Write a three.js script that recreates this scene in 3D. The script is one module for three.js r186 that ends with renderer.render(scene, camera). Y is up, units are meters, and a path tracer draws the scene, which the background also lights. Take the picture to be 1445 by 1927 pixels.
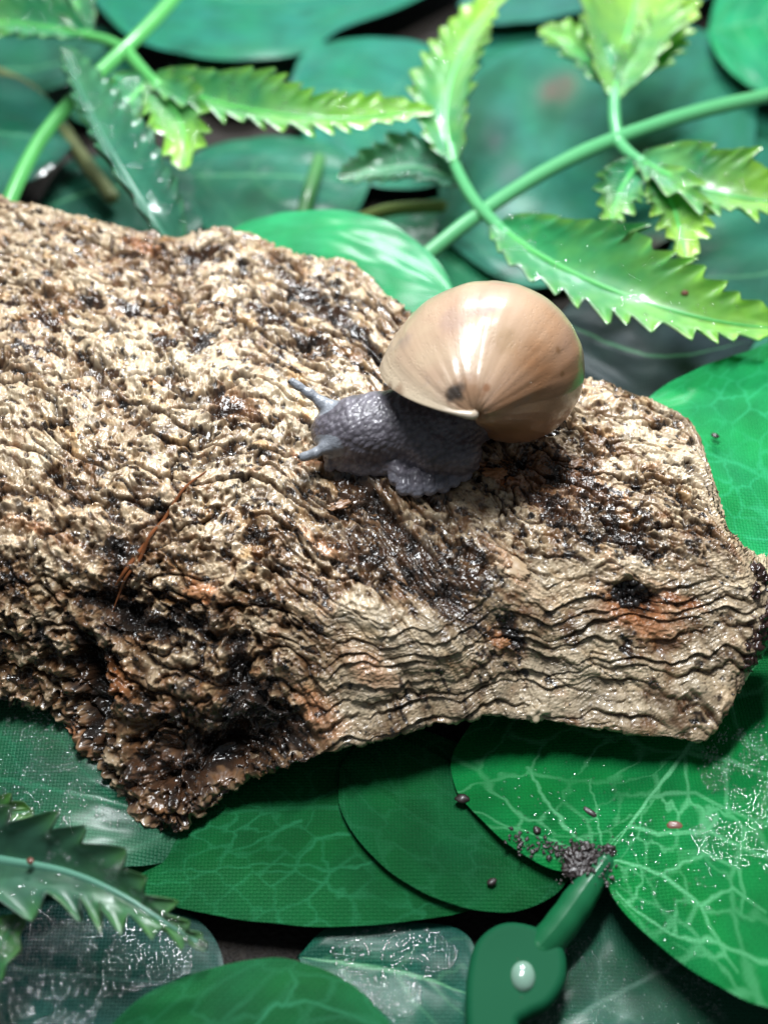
import * as THREE from 'three';
import { RectAreaLightUniformsLib } from 'three/addons/lights/RectAreaLightUniformsLib.js';
import { RoundedBoxGeometry } from 'three/addons/geometries/RoundedBoxGeometry.js';
import { mergeGeometries, mergeVertices } from 'three/addons/utils/BufferGeometryUtils.js';

const V = (x, y, z) => new THREE.Vector3(x, y, z), MM = 0.001;
const clamp = (x, a = 0, b = 1) => (x < a ? a : x > b ? b : x), lerp = (a, b, t) => a + (b - a) * t;
const sstep = (a, b, x) => { const t = clamp((x - a) / (b - a)); return t * t * (3 - 2 * t); };

// ---------------------------------------------------------------- camera, surroundings, lamp, exposure
const scene = new THREE.Scene(), PITCH = 50 * Math.PI / 180, DIST = 0.26, HALF = 0.09635 / DIST;
const LOOK = V(0, 0.035, 0), EYE = LOOK.clone().add(V(0, Math.sin(PITCH) * DIST, Math.cos(PITCH) * DIST));
const camera = new THREE.PerspectiveCamera(2 * Math.atan(HALF) * 180 / Math.PI, 767 / 1024, 0.02, 20);
camera.position.copy(EYE); camera.lookAt(LOOK); camera.updateMatrixWorld(true);
camera.focus = 0.263; camera.userData.fStop = 8.5;
const renderer = new THREE.WebGLRenderer({ antialias: true });
renderer.toneMapping = THREE.LinearToneMapping; renderer.toneMappingExposure = 1.08;
renderer.shadowMap.enabled = true;
scene.background = new THREE.Color(0.1, 0.115, 0.128);      // the dim room round the terrarium
RectAreaLightUniformsLib.init();
const LAMPS = [{ name: 'led_lamp', label: 'white strip lamp straight above the wood', x: -0.004, y: 0.345, z: -0.062, w: 0.04, l: 0.15, turn: 0.85, aim: [0.0, 0.03, -0.02], power: 84 },
  { name: 'led_lamp', label: 'narrow strip lamp behind the plants', x: 0.04, y: 0.33, z: -0.34, w: 0.16, l: 0.03, turn: 0, aim: [0, 0.02, 0], power: 150 }];

// ---------------------------------------------------------------- pixels of the photograph <-> the place
const CF = LOOK.clone().sub(EYE).normalize(), CR = V(1, 0, 0), CU = CR.clone().cross(CF);
const ray = (px, py) => CF.clone().addScaledVector(CR, (px - 722.5) / 963.5 * HALF).addScaledVector(CU, (963.5 - py) / 963.5 * HALF);
const P = (px, py, h) => { const d = ray(px, py); return d.multiplyScalar((h * MM - EYE.y) / d.y).add(EYE); };   // where that line of sight meets height h (mm)
const proj = (p) => { const d = p.clone().sub(EYE), z = d.dot(CF); return [722.5 + d.dot(CR) / z / HALF * 963.5, 963.5 - d.dot(CU) / z / HALF * 963.5]; };
const pxm = (px, py, h) => P(px, py, h).distanceTo(EYE) * HALF / 963.5;                                         // metres per photo pixel there

// ---------------------------------------------------------------- noise
function rng(seed) { let s = seed | 0; return () => { s = (s + 0x6d2b79f5) | 0; let t = Math.imul(s ^ (s >>> 15), 1 | s); t = (t + Math.imul(t ^ (t >>> 7), 61 | t)) ^ t; return ((t ^ (t >>> 14)) >>> 0) / 4294967296; }; }
const PERM = new Uint8Array(512), GR = new Float32Array(256 * 3);
{ const r = rng(7), a = [...Array(256).keys()]; for (let i = 255; i > 0; i--) { const j = Math.floor(r() * (i + 1)); [a[i], a[j]] = [a[j], a[i]]; }
  for (let i = 0; i < 512; i++) PERM[i] = a[i & 255];
  for (let i = 0; i < 256; i++) { const z = r() * 2 - 1, t = r() * 6.2832, q = Math.sqrt(1 - z * z); GR.set([q * Math.cos(t), q * Math.sin(t), z], i * 3); } }
const P12 = new Uint8Array(1024); for (let i = 0; i < 1024; i++) P12[i] = PERM[i & 255];
const GX = new Float64Array(256), GY = new Float64Array(256), GZ = new Float64Array(256); for (let i = 0; i < 256; i++) { GX[i] = GR[i * 3]; GY[i] = GR[i * 3 + 1]; GZ[i] = GR[i * 3 + 2]; }
function noise(x, y, z) {
  const fx = Math.floor(x), fy = Math.floor(y), fz = Math.floor(z), X = fx & 255, Y = fy & 255, Z = fz & 255; x -= fx; y -= fy; z -= fz;
  const u = x * x * x * (x * (x * 6 - 15) + 10), v = y * y * y * (y * (y * 6 - 15) + 10), w = z * z * z * (z * (z * 6 - 15) + 10), x1 = x - 1, y1 = y - 1, z1 = z - 1;
  const a = P12[X], b = P12[X + 1], aa = P12[a + Y] + Z, ab = P12[a + Y + 1] + Z, ba = P12[b + Y] + Z, bb = P12[b + Y + 1] + Z;
  let h = P12[aa]; const n0 = GX[h] * x + GY[h] * y + GZ[h] * z; h = P12[ba]; const n1 = GX[h] * x1 + GY[h] * y + GZ[h] * z;
  h = P12[ab]; const n2 = GX[h] * x + GY[h] * y1 + GZ[h] * z; h = P12[bb]; const n3 = GX[h] * x1 + GY[h] * y1 + GZ[h] * z;
  h = P12[aa + 1]; const n4 = GX[h] * x + GY[h] * y + GZ[h] * z1; h = P12[ba + 1]; const n5 = GX[h] * x1 + GY[h] * y + GZ[h] * z1;
  h = P12[ab + 1]; const n6 = GX[h] * x + GY[h] * y1 + GZ[h] * z1; h = P12[bb + 1]; const n7 = GX[h] * x1 + GY[h] * y1 + GZ[h] * z1;
  const p0 = n0 + (n1 - n0) * u, p1 = n2 + (n3 - n2) * u, p2 = n4 + (n5 - n4) * u, p3 = n6 + (n7 - n6) * u, q0 = p0 + (p1 - p0) * v, q1 = p2 + (p3 - p2) * v;
  return 1.5 * (q0 + (q1 - q0) * w);
}
const fbm = (x, y, z, n = 3) => { let s = 0, a = 0.6; for (let i = 0; i < n; i++) { s += a * noise(x, y, z); x = x * 2.03 + 17.1; y = y * 2.03 + 5.3; z = z * 2.03 + 9.7; a *= 0.5; } return s; };
function worley(x, y) { let a = 9, b = 9; const X = Math.floor(x), Y = Math.floor(y);
  for (let j = -1; j < 2; j++) for (let i = -1; i < 2; i++) { const h = P12[((X + i) & 255) + P12[(Y + j) & 255]], dx = X + i + P12[h] / 255 - x, dy = Y + j + P12[h + 91] / 255 - y, d = dx * dx + dy * dy; if (d < a) { b = a; a = d; } else if (d < b) b = d; }
  return [Math.sqrt(a), Math.sqrt(b)]; }

// ---------------------------------------------------------------- naming
const used = new Map();
function numbered(n) { const k = used.get(n) ?? 0; used.set(n, k + 1); return k ? n + '_' + String(k).padStart(3, '0') : n; }
function tag(o, label, category, group, kind) { Object.assign(o.userData, { label, category }); if (group) o.userData.group = group; if (kind) o.userData.kind = kind; return o; }
function thing(name, at = V(0, 0, 0)) { const g = new THREE.Group(); g.name = numbered(name); g.position.copy(at); scene.add(g); return g; }
function add(name, geo, mat, parent = scene) {   // parents stand unturned at their base, so world geometry only has to be moved
  if (parent !== scene) { let p = parent; while (p && p !== scene) { geo.translate(-p.position.x, -p.position.y, -p.position.z); p = p.parent; } }
  const m = new THREE.Mesh(geo, mat); m.name = parent === scene ? numbered(name) : name; m.castShadow = m.receiveShadow = true; parent.add(m); return m;
}
function soloMesh(name, geo, mat, base) { geo.translate(-base.x, -base.y, -base.z); const m = new THREE.Mesh(geo, mat); m.name = numbered(name); m.position.copy(base); m.castShadow = m.receiveShadow = true; scene.add(m); return m; }
function dataTex(w, h, fill, srgb = false, ch = 4) {
  const d = new Uint8Array(w * h * 4); for (let j = 0, o = 0; j < h; j++) for (let i = 0; i < w; i++, o += 4) { const c = fill((i + 0.5) / w, (j + 0.5) / h, i, j); d[o] = c[0]; d[o + 1] = c[1] ?? c[0]; d[o + 2] = c[2] ?? c[0]; d[o + 3] = 255; }
  const t = new THREE.DataTexture(d, w, h); t.magFilter = THREE.LinearFilter; t.minFilter = THREE.LinearFilter; t.wrapS = t.wrapT = THREE.RepeatWrapping; if (srgb) t.colorSpace = THREE.SRGBColorSpace; t.needsUpdate = true; return t;
}

// ---------------------------------------------------------------- the ground
{
  const g = new THREE.PlaneGeometry(1.6, 1.6, 160, 160); g.rotateX(-Math.PI / 2);
  const p = g.attributes.position; for (let i = 0; i < p.count; i++) p.setY(i, -0.006 + 0.0015 * fbm(p.getX(i) * 60, 0, p.getZ(i) * 60));
  g.computeVertexNormals();
  const uv = g.attributes.uv; for (let i = 0; i < uv.count; i++) uv.setXY(i, uv.getX(i) * 40, uv.getY(i) * 40);
  const t = dataTex(256, 256, (u, v, i, j) => { const n = 0.5 + 0.5 * fbm(i / 9, j / 9, 3, 3); return [20 + 26 * n, 17 + 20 * n, 14 + 14 * n]; }, true);
  const b = dataTex(256, 256, (u, v, i, j) => { const n = 128 + 120 * fbm(i / 7, j / 7, 8, 3); return [clamp(n, 0, 255)]; });
  const m = add('ground', g, new THREE.MeshPhysicalMaterial({ map: t, bumpMap: b, bumpScale: 0.001, roughness: 0.75 }));
  m.userData.kind = 'structure'; m.userData.label = 'dark damp soil seen in the gaps under the leaves';
}

// ---------------------------------------------------------------- the piece of wood
const LOG = { NU: 1440, NV: 920, GU: 820, GV: 620 };
const logLines = [   // key lines along the wood: [photo x, photo y], height mm as [x, h]
  { v: 0.00, pts: null },
  { v: 0.07, pts: [[-230, 380], [0, 377], [60, 387], [130, 412], [200, 428], [300, 440], [345, 452], [400, 440], [470, 444], [510, 460], [560, 484], [620, 488], [660, 496], [700, 535], [760, 585], [850, 640], [960, 690], [1080, 716], [1180, 735], [1240, 762], [1300, 775], [1345, 795]], h: [[-230, 37], [0, 37], [500, 35], [800, 33], [1345, 31]] },
  { v: 0.17, pts: [[-230, 480], [0, 480], [200, 520], [400, 545], [600, 600], [800, 690], [1000, 760], [1200, 815], [1372, 850]], h: [[-230, 41], [0, 41], [500, 39], [900, 37], [1372, 33.5]] },
  { v: 0.36, pts: [[-230, 750], [0, 750], [300, 770], [600, 810], [800, 860], [1000, 890], [1200, 920], [1400, 950]], h: [[-230, 42], [0, 42], [400, 40.5], [800, 38], [1385, 35]] },
  { v: 0.54, pts: [[-230, 1020], [0, 1015], [200, 1010], [380, 1015], [520, 1055], [680, 1125], [820, 1120], [940, 1075], [1100, 1055], [1462, 1054]], h: [[-230, 37], [0, 37], [380, 36], [680, 32.5], [940, 35], [1440, 34]] },
  { v: 0.68, pts: [[-230, 1150], [0, 1150], [200, 1180], [400, 1210], [600, 1235], [800, 1230], [1000, 1195], [1200, 1175], [1500, 1160]], h: [[-230, 28], [0, 28], [400, 26], [800, 27], [1478, 28]] },
  { v: 0.80, pts: [[-230, 1245], [0, 1240], [120, 1280], [230, 1370], [330, 1420], [450, 1370], [600, 1330], [800, 1305], [1000, 1285], [1200, 1287], [1472, 1280]], h: [[-230, 19], [0, 19], [300, 14], [600, 19], [1462, 21]] },
  { v: 0.885, pts: [[-230, 1300], [0, 1308], [100, 1330], [150, 1385], [195, 1460], [250, 1525], [310, 1562], [360, 1545], [410, 1492], [500, 1462], [580, 1440], [640, 1402], [720, 1385], [800, 1362], [900, 1340], [1000, 1352], [1130, 1370], [1250, 1390], [1330, 1396], [1402, 1370]], h: [[-230, 12], [0, 12], [300, 4], [420, 6.5], [560, 12], [700, 14.5], [900, 15.5], [1440, 14]] },
  { v: 0.94, pts: null }, { v: 1.0, pts: null },
];
const atX = (tab, x) => { if (x <= tab[0][0]) return tab[0][1]; for (let i = 1; i < tab.length; i++) if (x <= tab[i][0]) { const [a, b] = tab[i - 1], [c, d] = tab[i]; return lerp(b, d, (x - a) / (c - a)); } return tab.at(-1)[1]; };
const NST = 150, stations = [];
for (let i = 0; i <= NST; i++) {
  const u = i / NST, row = logLines.map((L) => { if (!L.pts) return null; const x0 = L.pts[0][0], x1 = L.pts.at(-1)[0], x = lerp(x0, x1, u); return P(x, atX(L.pts, x), atX(L.h, x)); });
  const back = row[1], low = row[7];
  row[0] = V(back.x, 0.004, back.z - 0.006);
  row[8] = V(low.x, Math.max(low.y - 0.001, 0.003), low.z - 0.016); row[9] = row[0].clone().add(V(0, 0, 0.004));
  if (u > 0.955) {      // the broken right end closes
    const c = V(0, 0, 0); row.forEach((p) => c.addScaledVector(p, 0.1));
    const k = Math.sqrt(clamp((u - 0.955) / 0.045)); row.forEach((p) => { const q = p.x; p.lerp(c, 0.98 * k * k * k); p.x = lerp(q, p.x, 0.12); });
  }
  if (u < 0.03) { const c = V(0, 0, 0); row.forEach((p) => c.addScaledVector(p, 0.1)); const k = 1 - u / 0.03; row.forEach((p) => p.lerp(c, 0.97 * k * k * k)); }
  stations.push(row);
}
const cm = (a, b, c, d, t) => 0.5 * (2 * b + (c - a) * t + (2 * a - 5 * b + 4 * c - d) * t * t + (3 * b - a - 3 * c + d) * t * t * t);
function stationAt(row, v, out) {
  let k = 0; while (k < logLines.length - 2 && v > logLines[k + 1].v) k++;
  const t = (v - logLines[k].v) / (logLines[k + 1].v - logLines[k].v), n = row.length - 1, a = row[Math.max(k - 1, 0)], b = row[k], c = row[k + 1], d = row[Math.min(k + 2, n)];
  out.x = cm(a.x, b.x, c.x, d.x, t); out.y = cm(a.y, b.y, c.y, d.y, t); out.z = cm(a.z, b.z, c.z, d.z, t); return out;
}
// smooth base surface on a coarse grid, then everything is read from it
const CU_ = 300, CV_ = 200, basePos = new Float32Array((CU_ + 1) * (CV_ + 1) * 3), baseNor = new Float32Array(basePos.length), baseV = new Float32Array((CU_ + 1) * (CV_ + 1)), basePx = new Float32Array((CU_ + 1) * (CV_ + 1) * 2);
{
  const a = V(), b = V();
  for (let i = 0; i <= CU_; i++) { const f = i / CU_ * NST, k = Math.min(Math.floor(f), NST - 1);
    for (let j = 0; j <= CV_; j++) { stationAt(stations[k], j / CV_, a); stationAt(stations[k + 1], j / CV_, b); a.lerp(b, f - k); a.toArray(basePos, (i * (CV_ + 1) + j) * 3); } }
  // soften the polyline corners along the length
  for (let pass = 0; pass < 3; pass++) for (let j = 0; j <= CV_; j++) for (let c = 0; c < 3; c++) { let prev = basePos[j * 3 + c];
    for (let i = 1; i < CU_; i++) { const o = (i * (CV_ + 1) + j) * 3 + c, cur = basePos[o]; basePos[o] = 0.5 * cur + 0.25 * (prev + basePos[((i + 1) * (CV_ + 1) + j) * 3 + c]); prev = cur; } }
  const at = (i, j) => V().fromArray(basePos, (clamp(i, 0, CU_) * (CV_ + 1) + clamp(j, 0, CV_)) * 3);
  for (let i = 0; i <= CU_; i++) { let s = 0; for (let j = 0; j <= CV_; j++) {
    const p = at(i, j), du = at(i + 1, j).sub(at(i - 1, j)), dv = at(i, j + 1).sub(at(i, j - 1)), n = dv.cross(du).normalize(), o = i * (CV_ + 1) + j;
    n.toArray(baseNor, o * 3); if (j) s += p.distanceTo(at(i, j - 1)) * 1000; baseV[o] = s; const q = proj(p); basePx[o * 2] = q[0]; basePx[o * 2 + 1] = q[1]; } }
}
function baseAt(u, v, arr, n, out) {
  const x = u * CU_, y = v * CV_, i = Math.min(Math.floor(x), CU_ - 1), j = Math.min(Math.floor(y), CV_ - 1), a = x - i, b = y - j, o = (i * (CV_ + 1) + j) * n, q = o + (CV_ + 1) * n;
  for (let c = 0; c < n; c++) out[c] = (arr[o + c] * (1 - b) + arr[o + n + c] * b) * (1 - a) + (arr[q + c] * (1 - b) + arr[q + n + c] * b) * a;
  return out;
}
function anchor(px, py) {   // the point of the wood that stands at this place of the photograph
  let best = 1e9, o = 0; for (let i = 0; i <= CU_; i++) for (let j = Math.ceil(0.06 * CV_); j <= 0.9 * CV_; j++) { const k = i * (CV_ + 1) + j, d = (basePx[k * 2] - px) ** 2 + (basePx[k * 2 + 1] - py) ** 2; if (d < best) { best = d; o = k; } }
  return { u: Math.floor(o / (CV_ + 1)) / CU_, v: (o % (CV_ + 1)) / CV_, p: V().fromArray(basePos, o * 3), n: V().fromArray(baseNor, o * 3) };
}
// marks: [px, py, radius along mm, radius across mm, slant, dark, orange, height mm, pale, gloss]
const marks = [
  [1188, 1122, 4.2, 2.6, 0, 1.3, 0, -3.2, 0, 1], [1195, 1150, 6.5, 4.2, 0, 0, 1.0, -0.6, 0, 0], [1280, 1130, 4, 2, 0, .45, .8, -.5, 0, .3], [962, 1185, 2, 3.6, .2, 1.2, 0, -1.5, 0, .8], [945, 1215, 2.5, 2, 0, 0, .9, .3, 0, 0],
  [800, 1078, 14, 7, .12, .72, .05, -2.6, 0, 1], [690, 1045, 9, 4.5, .2, .55, .1, -1, 0, .9], [890, 1070, 7, 4.5, -.1, .6, 0, -.8, 0, .7], [700, 1160, 5, 3, .3, -.6, 0, 1.0, .8, 0],
  [170, 1300, 3.2, 8, .2, 1.4, 0, -6.5, 0, .6], [355, 1445, 11, 6, 0, .55, .15, -5, 0, .4], [430, 1400, 8, 6, .1, .6, 0, -3.5, 0, .4], [300, 1500, 7, 6, 0, .45, .2, -1, 0, .4], [445, 1260, 2.4, 6, .3, 1.3, 0, -3.5, 0, .5], [260, 1172, 8, 2.2, .15, 1.3, 0, -3.2, 0, .6], [370, 1175, 5, 1.6, .3, 1.1, 0, -2, 0, .5], [540, 1390, 6, 5, 0, .6, .1, -2.5, 0, .5], [230, 1100, 2.4, 6, -.5, .7, .1, -1.2, 0, .6],  // lower left hollows: black char, with some of their shade painted in
  [200, 1030, 5, 2, -.4, .55, 0, -.6, 0, .6], [470, 1340, 6, 4, .1, .75, 0, .8, 0, .4],
  [372, 484, 4, 3.4, 0, .85, .1, -1, 0, .7], [170, 560, 3, 2, 0, .8, 0, -.5, 0, 1], [310, 640, 3, 3, 0, 1, 0, -1, 0, 1], [380, 640, 2.4, 4, 0, 1, 0, -1, 0, 1], [255, 575, 3, 2, 0, .8, 0, -.6, 0, 1], [90, 610, 3, 2.4, 0, .8, 0, -.6, 0, 1],
  [560, 540, 9, 2.6, .55, .6, 0, -.5, 0, .8], [660, 610, 11, 3, .55, .75, 0, -.5, 0, .8], [590, 650, 9, 2.4, .4, .7, 0, -.4, 0, .8], [700, 660, 7, 2, .4, .6, 0, -.3, 0, .8], [640, 545, 6, 2.2, .5, .5, 0, -.4, 0, .8], [480, 580, 5, 2.4, .4, .6, 0, -.4, 0, .8],
  [960, 860, 8, 3.6, .1, .1, .2, -1.2, 0, .8], [1060, 880, 7, 5, .2, .5, .4, -.3, 0, 1], [1010, 930, 7, 4, .2, .42, .45, -.4, 0, 1], [1120, 930, 8, 4, .3, .45, .15, -.4, 0, .8], [1150, 1000, 13, 4.5, .12, .58, 0, -1.2, 0, .6], [820, 945, 6, 2, .2, .7, .1, -1, 0, .6], [700, 920, 8, 1.6, .1, .65, 0, -.8, 0, .6],  // first mark keeps a faint painted trace of the shell's shadow; others are bark
  [930, 890, 4, 2.4, 0, 0, .9, .4, 0, .5], [272, 462, 4, 2, 0, 0, .9, .5, 0, 0], [965, 1068, 3.4, 3.2, .4, -.8, .55, 1.2, .6, 0], [215, 1270, 3, 4, 0, .1, .9, .5, 0, .2], [150, 1380, 3, 4, .2, .1, .8, .5, 0, .2], [375, 1115, 3, 2.4, 0, 0, .8, .8, 0, .4], [600, 1340, 4, 3, 0, .1, .8, .4, 0, .3], [700, 1255, 4, 3, .3, 0, .55, .8, .1, .3], [590, 870, 4, 1.2, -.3, 0, .7, .6, .2, .3], [600, 1030, 4, 2, 0, 0, .6, .5, 0, .3],
  [250, 660, 14, 7, .2, -.25, 0, .6, .35, 0], [430, 700, 8, 4, .3, -.3, 0, .5, .4, 0], [100, 760, 10, 6, 0, -.2, 0, .5, .2, 0], [1230, 840, 10, 5, .35, -.5, 0, .6, .6, 0], [1300, 900, 7, 5, .3, -.2, 0, .3, .4, 0], [560, 770, 6, 4, .2, -.4, 0, .4, .7, 0], [520, 450, 4, 1.6, .2, -.5, .25, 1, .5, 0], [650, 492, 3, 1.6, 0, -.5, .2, 1, .6, 0], [1110, 730, 6, 2, .1, -.4, .2, .4, .4, 0],
  [150, 980, 16, 1.6, -.3, -.4, .1, 1.3, .3, 0], [60, 990, 10, 1.4, -.1, .1, .5, .2, 0, 0], [330, 920, 9, 1.4, -.5, -.2, .15, .9, .2, 0], [420, 850, 7, 1.2, -.5, .6, 0, -1, 0, .5], [440, 760, 5, 3, .1, .5, .4, -.6, 0, .7],
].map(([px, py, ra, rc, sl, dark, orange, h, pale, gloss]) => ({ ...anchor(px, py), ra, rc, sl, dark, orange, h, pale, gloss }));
marks.forEach((m) => { m.U = [0]; m.vm = baseAt(m.u, m.v, baseV, 1, [0])[0]; m.x = m.p.x * 1000; });
const restPad = { ...anchor(790, 840) }; restPad.x = restPad.p.x * 1000; restPad.vm = baseAt(restPad.u, restPad.v, baseV, 1, [0])[0];

const { NU, NV } = LOG, fH = new Float32Array(NU * NV), fFine = new Float32Array(NU * NV), fCol = new Uint8Array(NU * NV * 4), fRou = new Uint8Array(NU * NV * 4), fDark = new Float32Array(NU * NV);
{
  const p = [0, 0, 0], sv = [0];
  const CREAM = [0.54, 0.43, 0.29], TAN = [0.31, 0.205, 0.11], BROWN = [0.14, 0.066, 0.027], BLACK = [0.017, 0.013, 0.011], ORANGE = [0.42, 0.17, 0.058], GREY = [0.085, 0.066, 0.05], STAIN = [0.07, 0.04, 0.024], DBROWN = [0.075, 0.036, 0.018], RUST = [0.33, 0.1, 0.024];
  const toS = (c) => Math.round(255 * clamp(c <= 0.0031308 ? 12.92 * c : 1.055 * Math.pow(c, 1 / 2.4) - 0.055));
  for (let j = 0; j < NV; j++) for (let i = 0; i < NU; i++) {
    const u = i / (NU - 1), v = j / (NV - 1), o = j * NU + i; baseAt(u, v, basePos, 3, p); baseAt(u, v, baseV, 1, sv);
    const x = p[0] * 1000, y = p[1] * 1000, z = p[2] * 1000, s = sv[0];
    if (v < 0.03 || v > 0.95 || u < 0.1) { fH[o] = 0; fCol.set([30, 24, 20, 255], o * 4); fRou.set([200, 200, 200, 255], o * 4); fDark[o] = 0.9; continue; }
    // marks
    const wx = 1.5 * noise(x / 3.1, s / 3.1, 2.2) + 0.7 * noise(x / 1.2, s / 1.2, 7), wy = 1.5 * noise(x / 3.1, s / 3.1, 12.2) + 0.7 * noise(x / 1.2, s / 1.2, 17);
    let dark = 0, orange = 0, hm = 0, pale = 0, gloss = 0;
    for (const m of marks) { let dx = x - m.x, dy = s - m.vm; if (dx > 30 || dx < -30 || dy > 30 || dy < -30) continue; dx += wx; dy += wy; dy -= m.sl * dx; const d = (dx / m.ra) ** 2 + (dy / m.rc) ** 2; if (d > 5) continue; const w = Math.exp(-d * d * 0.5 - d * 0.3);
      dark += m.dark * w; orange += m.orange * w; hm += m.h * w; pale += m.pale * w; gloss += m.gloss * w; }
    const pad = Math.exp(-(((x - restPad.x) / 15) ** 2 + ((s - restPad.vm) / 9) ** 2));
    // zones
    const front = sstep(0.5, 0.58, v) * (1 - sstep(0.9, 0.95, v)), right = sstep(-20, -6, x + 6 * noise(s / 7, x / 11, 3)), lay = front * right, left = front * (1 - right), top = 1 - front;
    const w1 = noise(x / 9, s / 9, 4), w2 = noise(x / 5, s / 5, 9), w3 = noise(x / 2.2, s / 2.2, 14);
    // coarse lumps
    let h = 1.6 * fbm(x / 20, y / 20, z / 20, 2) + (1.3 - 0.5 * lay) * fbm(x / 8, y / 8, z / 8, 2);
    // fibres of the top: ridges whose run wanders, broken into patches
    const ang = 0.35 + 0.9 * noise(x / 26, s / 26, 21) - 0.5 * sstep(-30, -60, x), ca = Math.cos(ang), sa = Math.sin(ang), gl = ca * x + sa * s, gs = -sa * x + ca * s + 1.6 * w1 + 0.9 * w2;
    const calm = sstep(-0.08, 0.3, fbm(x / 11 + 33, s / 7, 13, 2) + 0.25 * lay), fm = (1 - 0.6 * calm) * clamp(0.55 + 1.3 * fbm(x / 8 + 60, s / 8, 3, 2)), fib = noise(gl / 8, gs / 1.5, 1.3) * 0.55 + noise(gl / 3, gs / 0.6, 6.3) * 0.45;
    h += (0.6 * top + 0.3 * left) * fib * fm * (1 - 0.5 * pad);
    // broken plates with stepped edges
    const q = 2.3 * (fbm(x / 7.5, s / 5.5, 2.7, 4) + 0.45 * w2), fl = Math.floor(q), fq = q - fl, step = fl + sstep(0.0, 0.16, fq), edge = Math.exp(-((fq - 0.03) ** 2) / 0.005);
    h += (0.72 * top + 1.15 * left + 0.35 * lay) * (step - q + 0.45 * q) * (1 - 0.6 * pad) * (1 - 0.5 * calm * (1 - lay));
    // wavy laminations of the cut right front: uneven thickness, long swells with sharper dips
    const sw0 = noise(x / 11, 0.3, s / 60), wave = 4.2 * (Math.abs(sw0) * 1.5 - 0.35) + 1.9 * noise(x / 4.6, 5.3, s / 22) + 0.3 * noise(x / 1.9, s / 6, 8), sv0 = (v - 0.5) * 112, sw = sv0 + wave;
    const ph = sw / 3.9 + 0.75 * 1.4 * noise(sw / 4.5, 3.3, x / 25) + 0.16 * w3, pi = Math.floor(ph), pf = ph - pi, lk = clamp(0.5 + 1.1 * noise(x / 8, pi * 3.7, 2.1)), saw = Math.pow(pf, 0.6) * (1 - sstep(0.88, 1, pf)), groove = Math.exp(-((pf - 1) ** 2) / 0.006) + Math.exp(-(pf ** 2) / 0.004);
    const ph2 = sw / 0.95 + 0.8 * noise(sw / 1.8, 7.1, x / 40) + 0.2 * w3, pg = ph2 - Math.floor(ph2), fineL = Math.exp(-((pg - 0.5) ** 2) / 0.02) * clamp(0.2 + 1.4 * noise(x / 3.5, Math.floor(ph2) * 1.9, 4));
    const lowLay = lay * (0.4 + 0.6 * sstep(0.57, 0.66, v));
    h += lowLay * (1.75 * lk * (saw - 0.5) - 0.2 * fineL) + lay * 0.16 * noise(x / 1.1, sw / 0.5, 3) + 0.35 * lay * noise(x / 4.5, s / 4.5, 31);
    const c2 = Math.abs(noise(x / 21 + 31, s / 8.5, 71) + 0.22 * w2 + 0.1 * w3), fis = (1 - sstep(0.012, 0.075, c2)) * (1 - 0.8 * lay) * (1 - 0.7 * pad); h -= 1.2 * fis; h += 0.45 * (top + left) * sstep(0.1, 0.3, noise(x / 6.5 + 70, s / 4.6, 23) + 0.2 * w3) * (1 - 0.6 * pad);
    // rubble of the left front
    const rub = Math.abs(noise(x / 3.8, y / 3.8, z / 3.8)) + 0.5 * Math.abs(noise(x / 1.6, y / 1.6, z / 1.6));
    h += left * (1.9 * rub - 0.8);
    // pits
    const pn = fbm(x / 2.7 + 40, y / 2.7, z / 2.7, 3), pit = sstep(0.17, 0.34, pn + 0.14 * w1 + 0.08 * left - 0.1 * lay);
    h -= pit * (1 - 0.6 * calm) * (1.15 * top + 1.4 * left + 0.3 * lay);
    const cn = Math.abs(noise(x / 13 + 9, s / 6, 5) + 0.3 * w2 + 0.1 * w3), crack = (1 - sstep(0.01, 0.05, cn)) * sstep(-0.1, 0.25, noise(x / 15, s / 15, 44)); h -= crack * 1.1 * (1 - lay * 0.6);
    h -= 0.5 * top * sstep(0.34, 0.48, noise(x / 1.9 + 8, s / 1.5, 91) + 0.25 * w3) * (1 - pad);
    const grit = noise(x / 0.85, y / 0.85, z / 0.85), grit2 = noise(x / 0.38, y / 0.38, z / 0.38), gm = clamp(0.5 + 1.2 * fbm(x / 6 + 11, y / 6, z / 6, 2));
    h += (0.26 * grit * gm * (1 - 0.5 * calm) + 0.09 * grit2) * (1 - 0.65 * lay);
    h = lerp(h, h * 0.4, pad * 0.8) + hm * (1 - 0.7 * pad);
    // colour
    const big = fbm(x / 11, y / 11, z / 11 + 50, 3), mid = fbm(x / 3.3, y / 3.3, z / 3.3 + 80, 3), tiny = noise(x / 0.55, y / 0.55, z / 0.55 + 30);
    let pl = clamp(0.42 + 0.9 * big + 0.55 * mid + 0.5 * fib * fm * top + 0.16 * h + pale * 0.9 + 0.12 * lay - 0.25 * left + 0.2 * tiny);
    let br = clamp(sstep(-0.12, 0.42, -mid * 0.9 - big * 0.5 + 0.14 * left - 0.14 * lay + 0.14 * tiny - 0.12 * h) * 0.8 + edge * 0.75 * (1 - 0.7 * lay) + groove * 0.75 * lowLay * lk + 0.3 * fineL * lowLay - pale * 0.8);
    const dn = fbm(x / 4.6 + 7, s / 3, 3.3, 4) + 0.3 * noise(x / 1.1, y / 1.1, z / 1.1 + 5) - 0.22 * big;
    let dk = clamp(sstep(0.2, 0.38, dn + dark * 0.55 - pale * 0.3 + 0.07 * left - 0.16 * lay) * 0.95 + pit * (0.75 + 0.25 * left) * sstep(-.3, .2, dn) + 0.9 * crack * (1 - .4 * lay) + 0.75 * fis + sstep(0.5, 0.85, dark + 0.75 * mid + 0.4 * tiny - 0.1) + 0.7 * groove * lowLay * lk * sstep(-.3, .3, mid));
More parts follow.
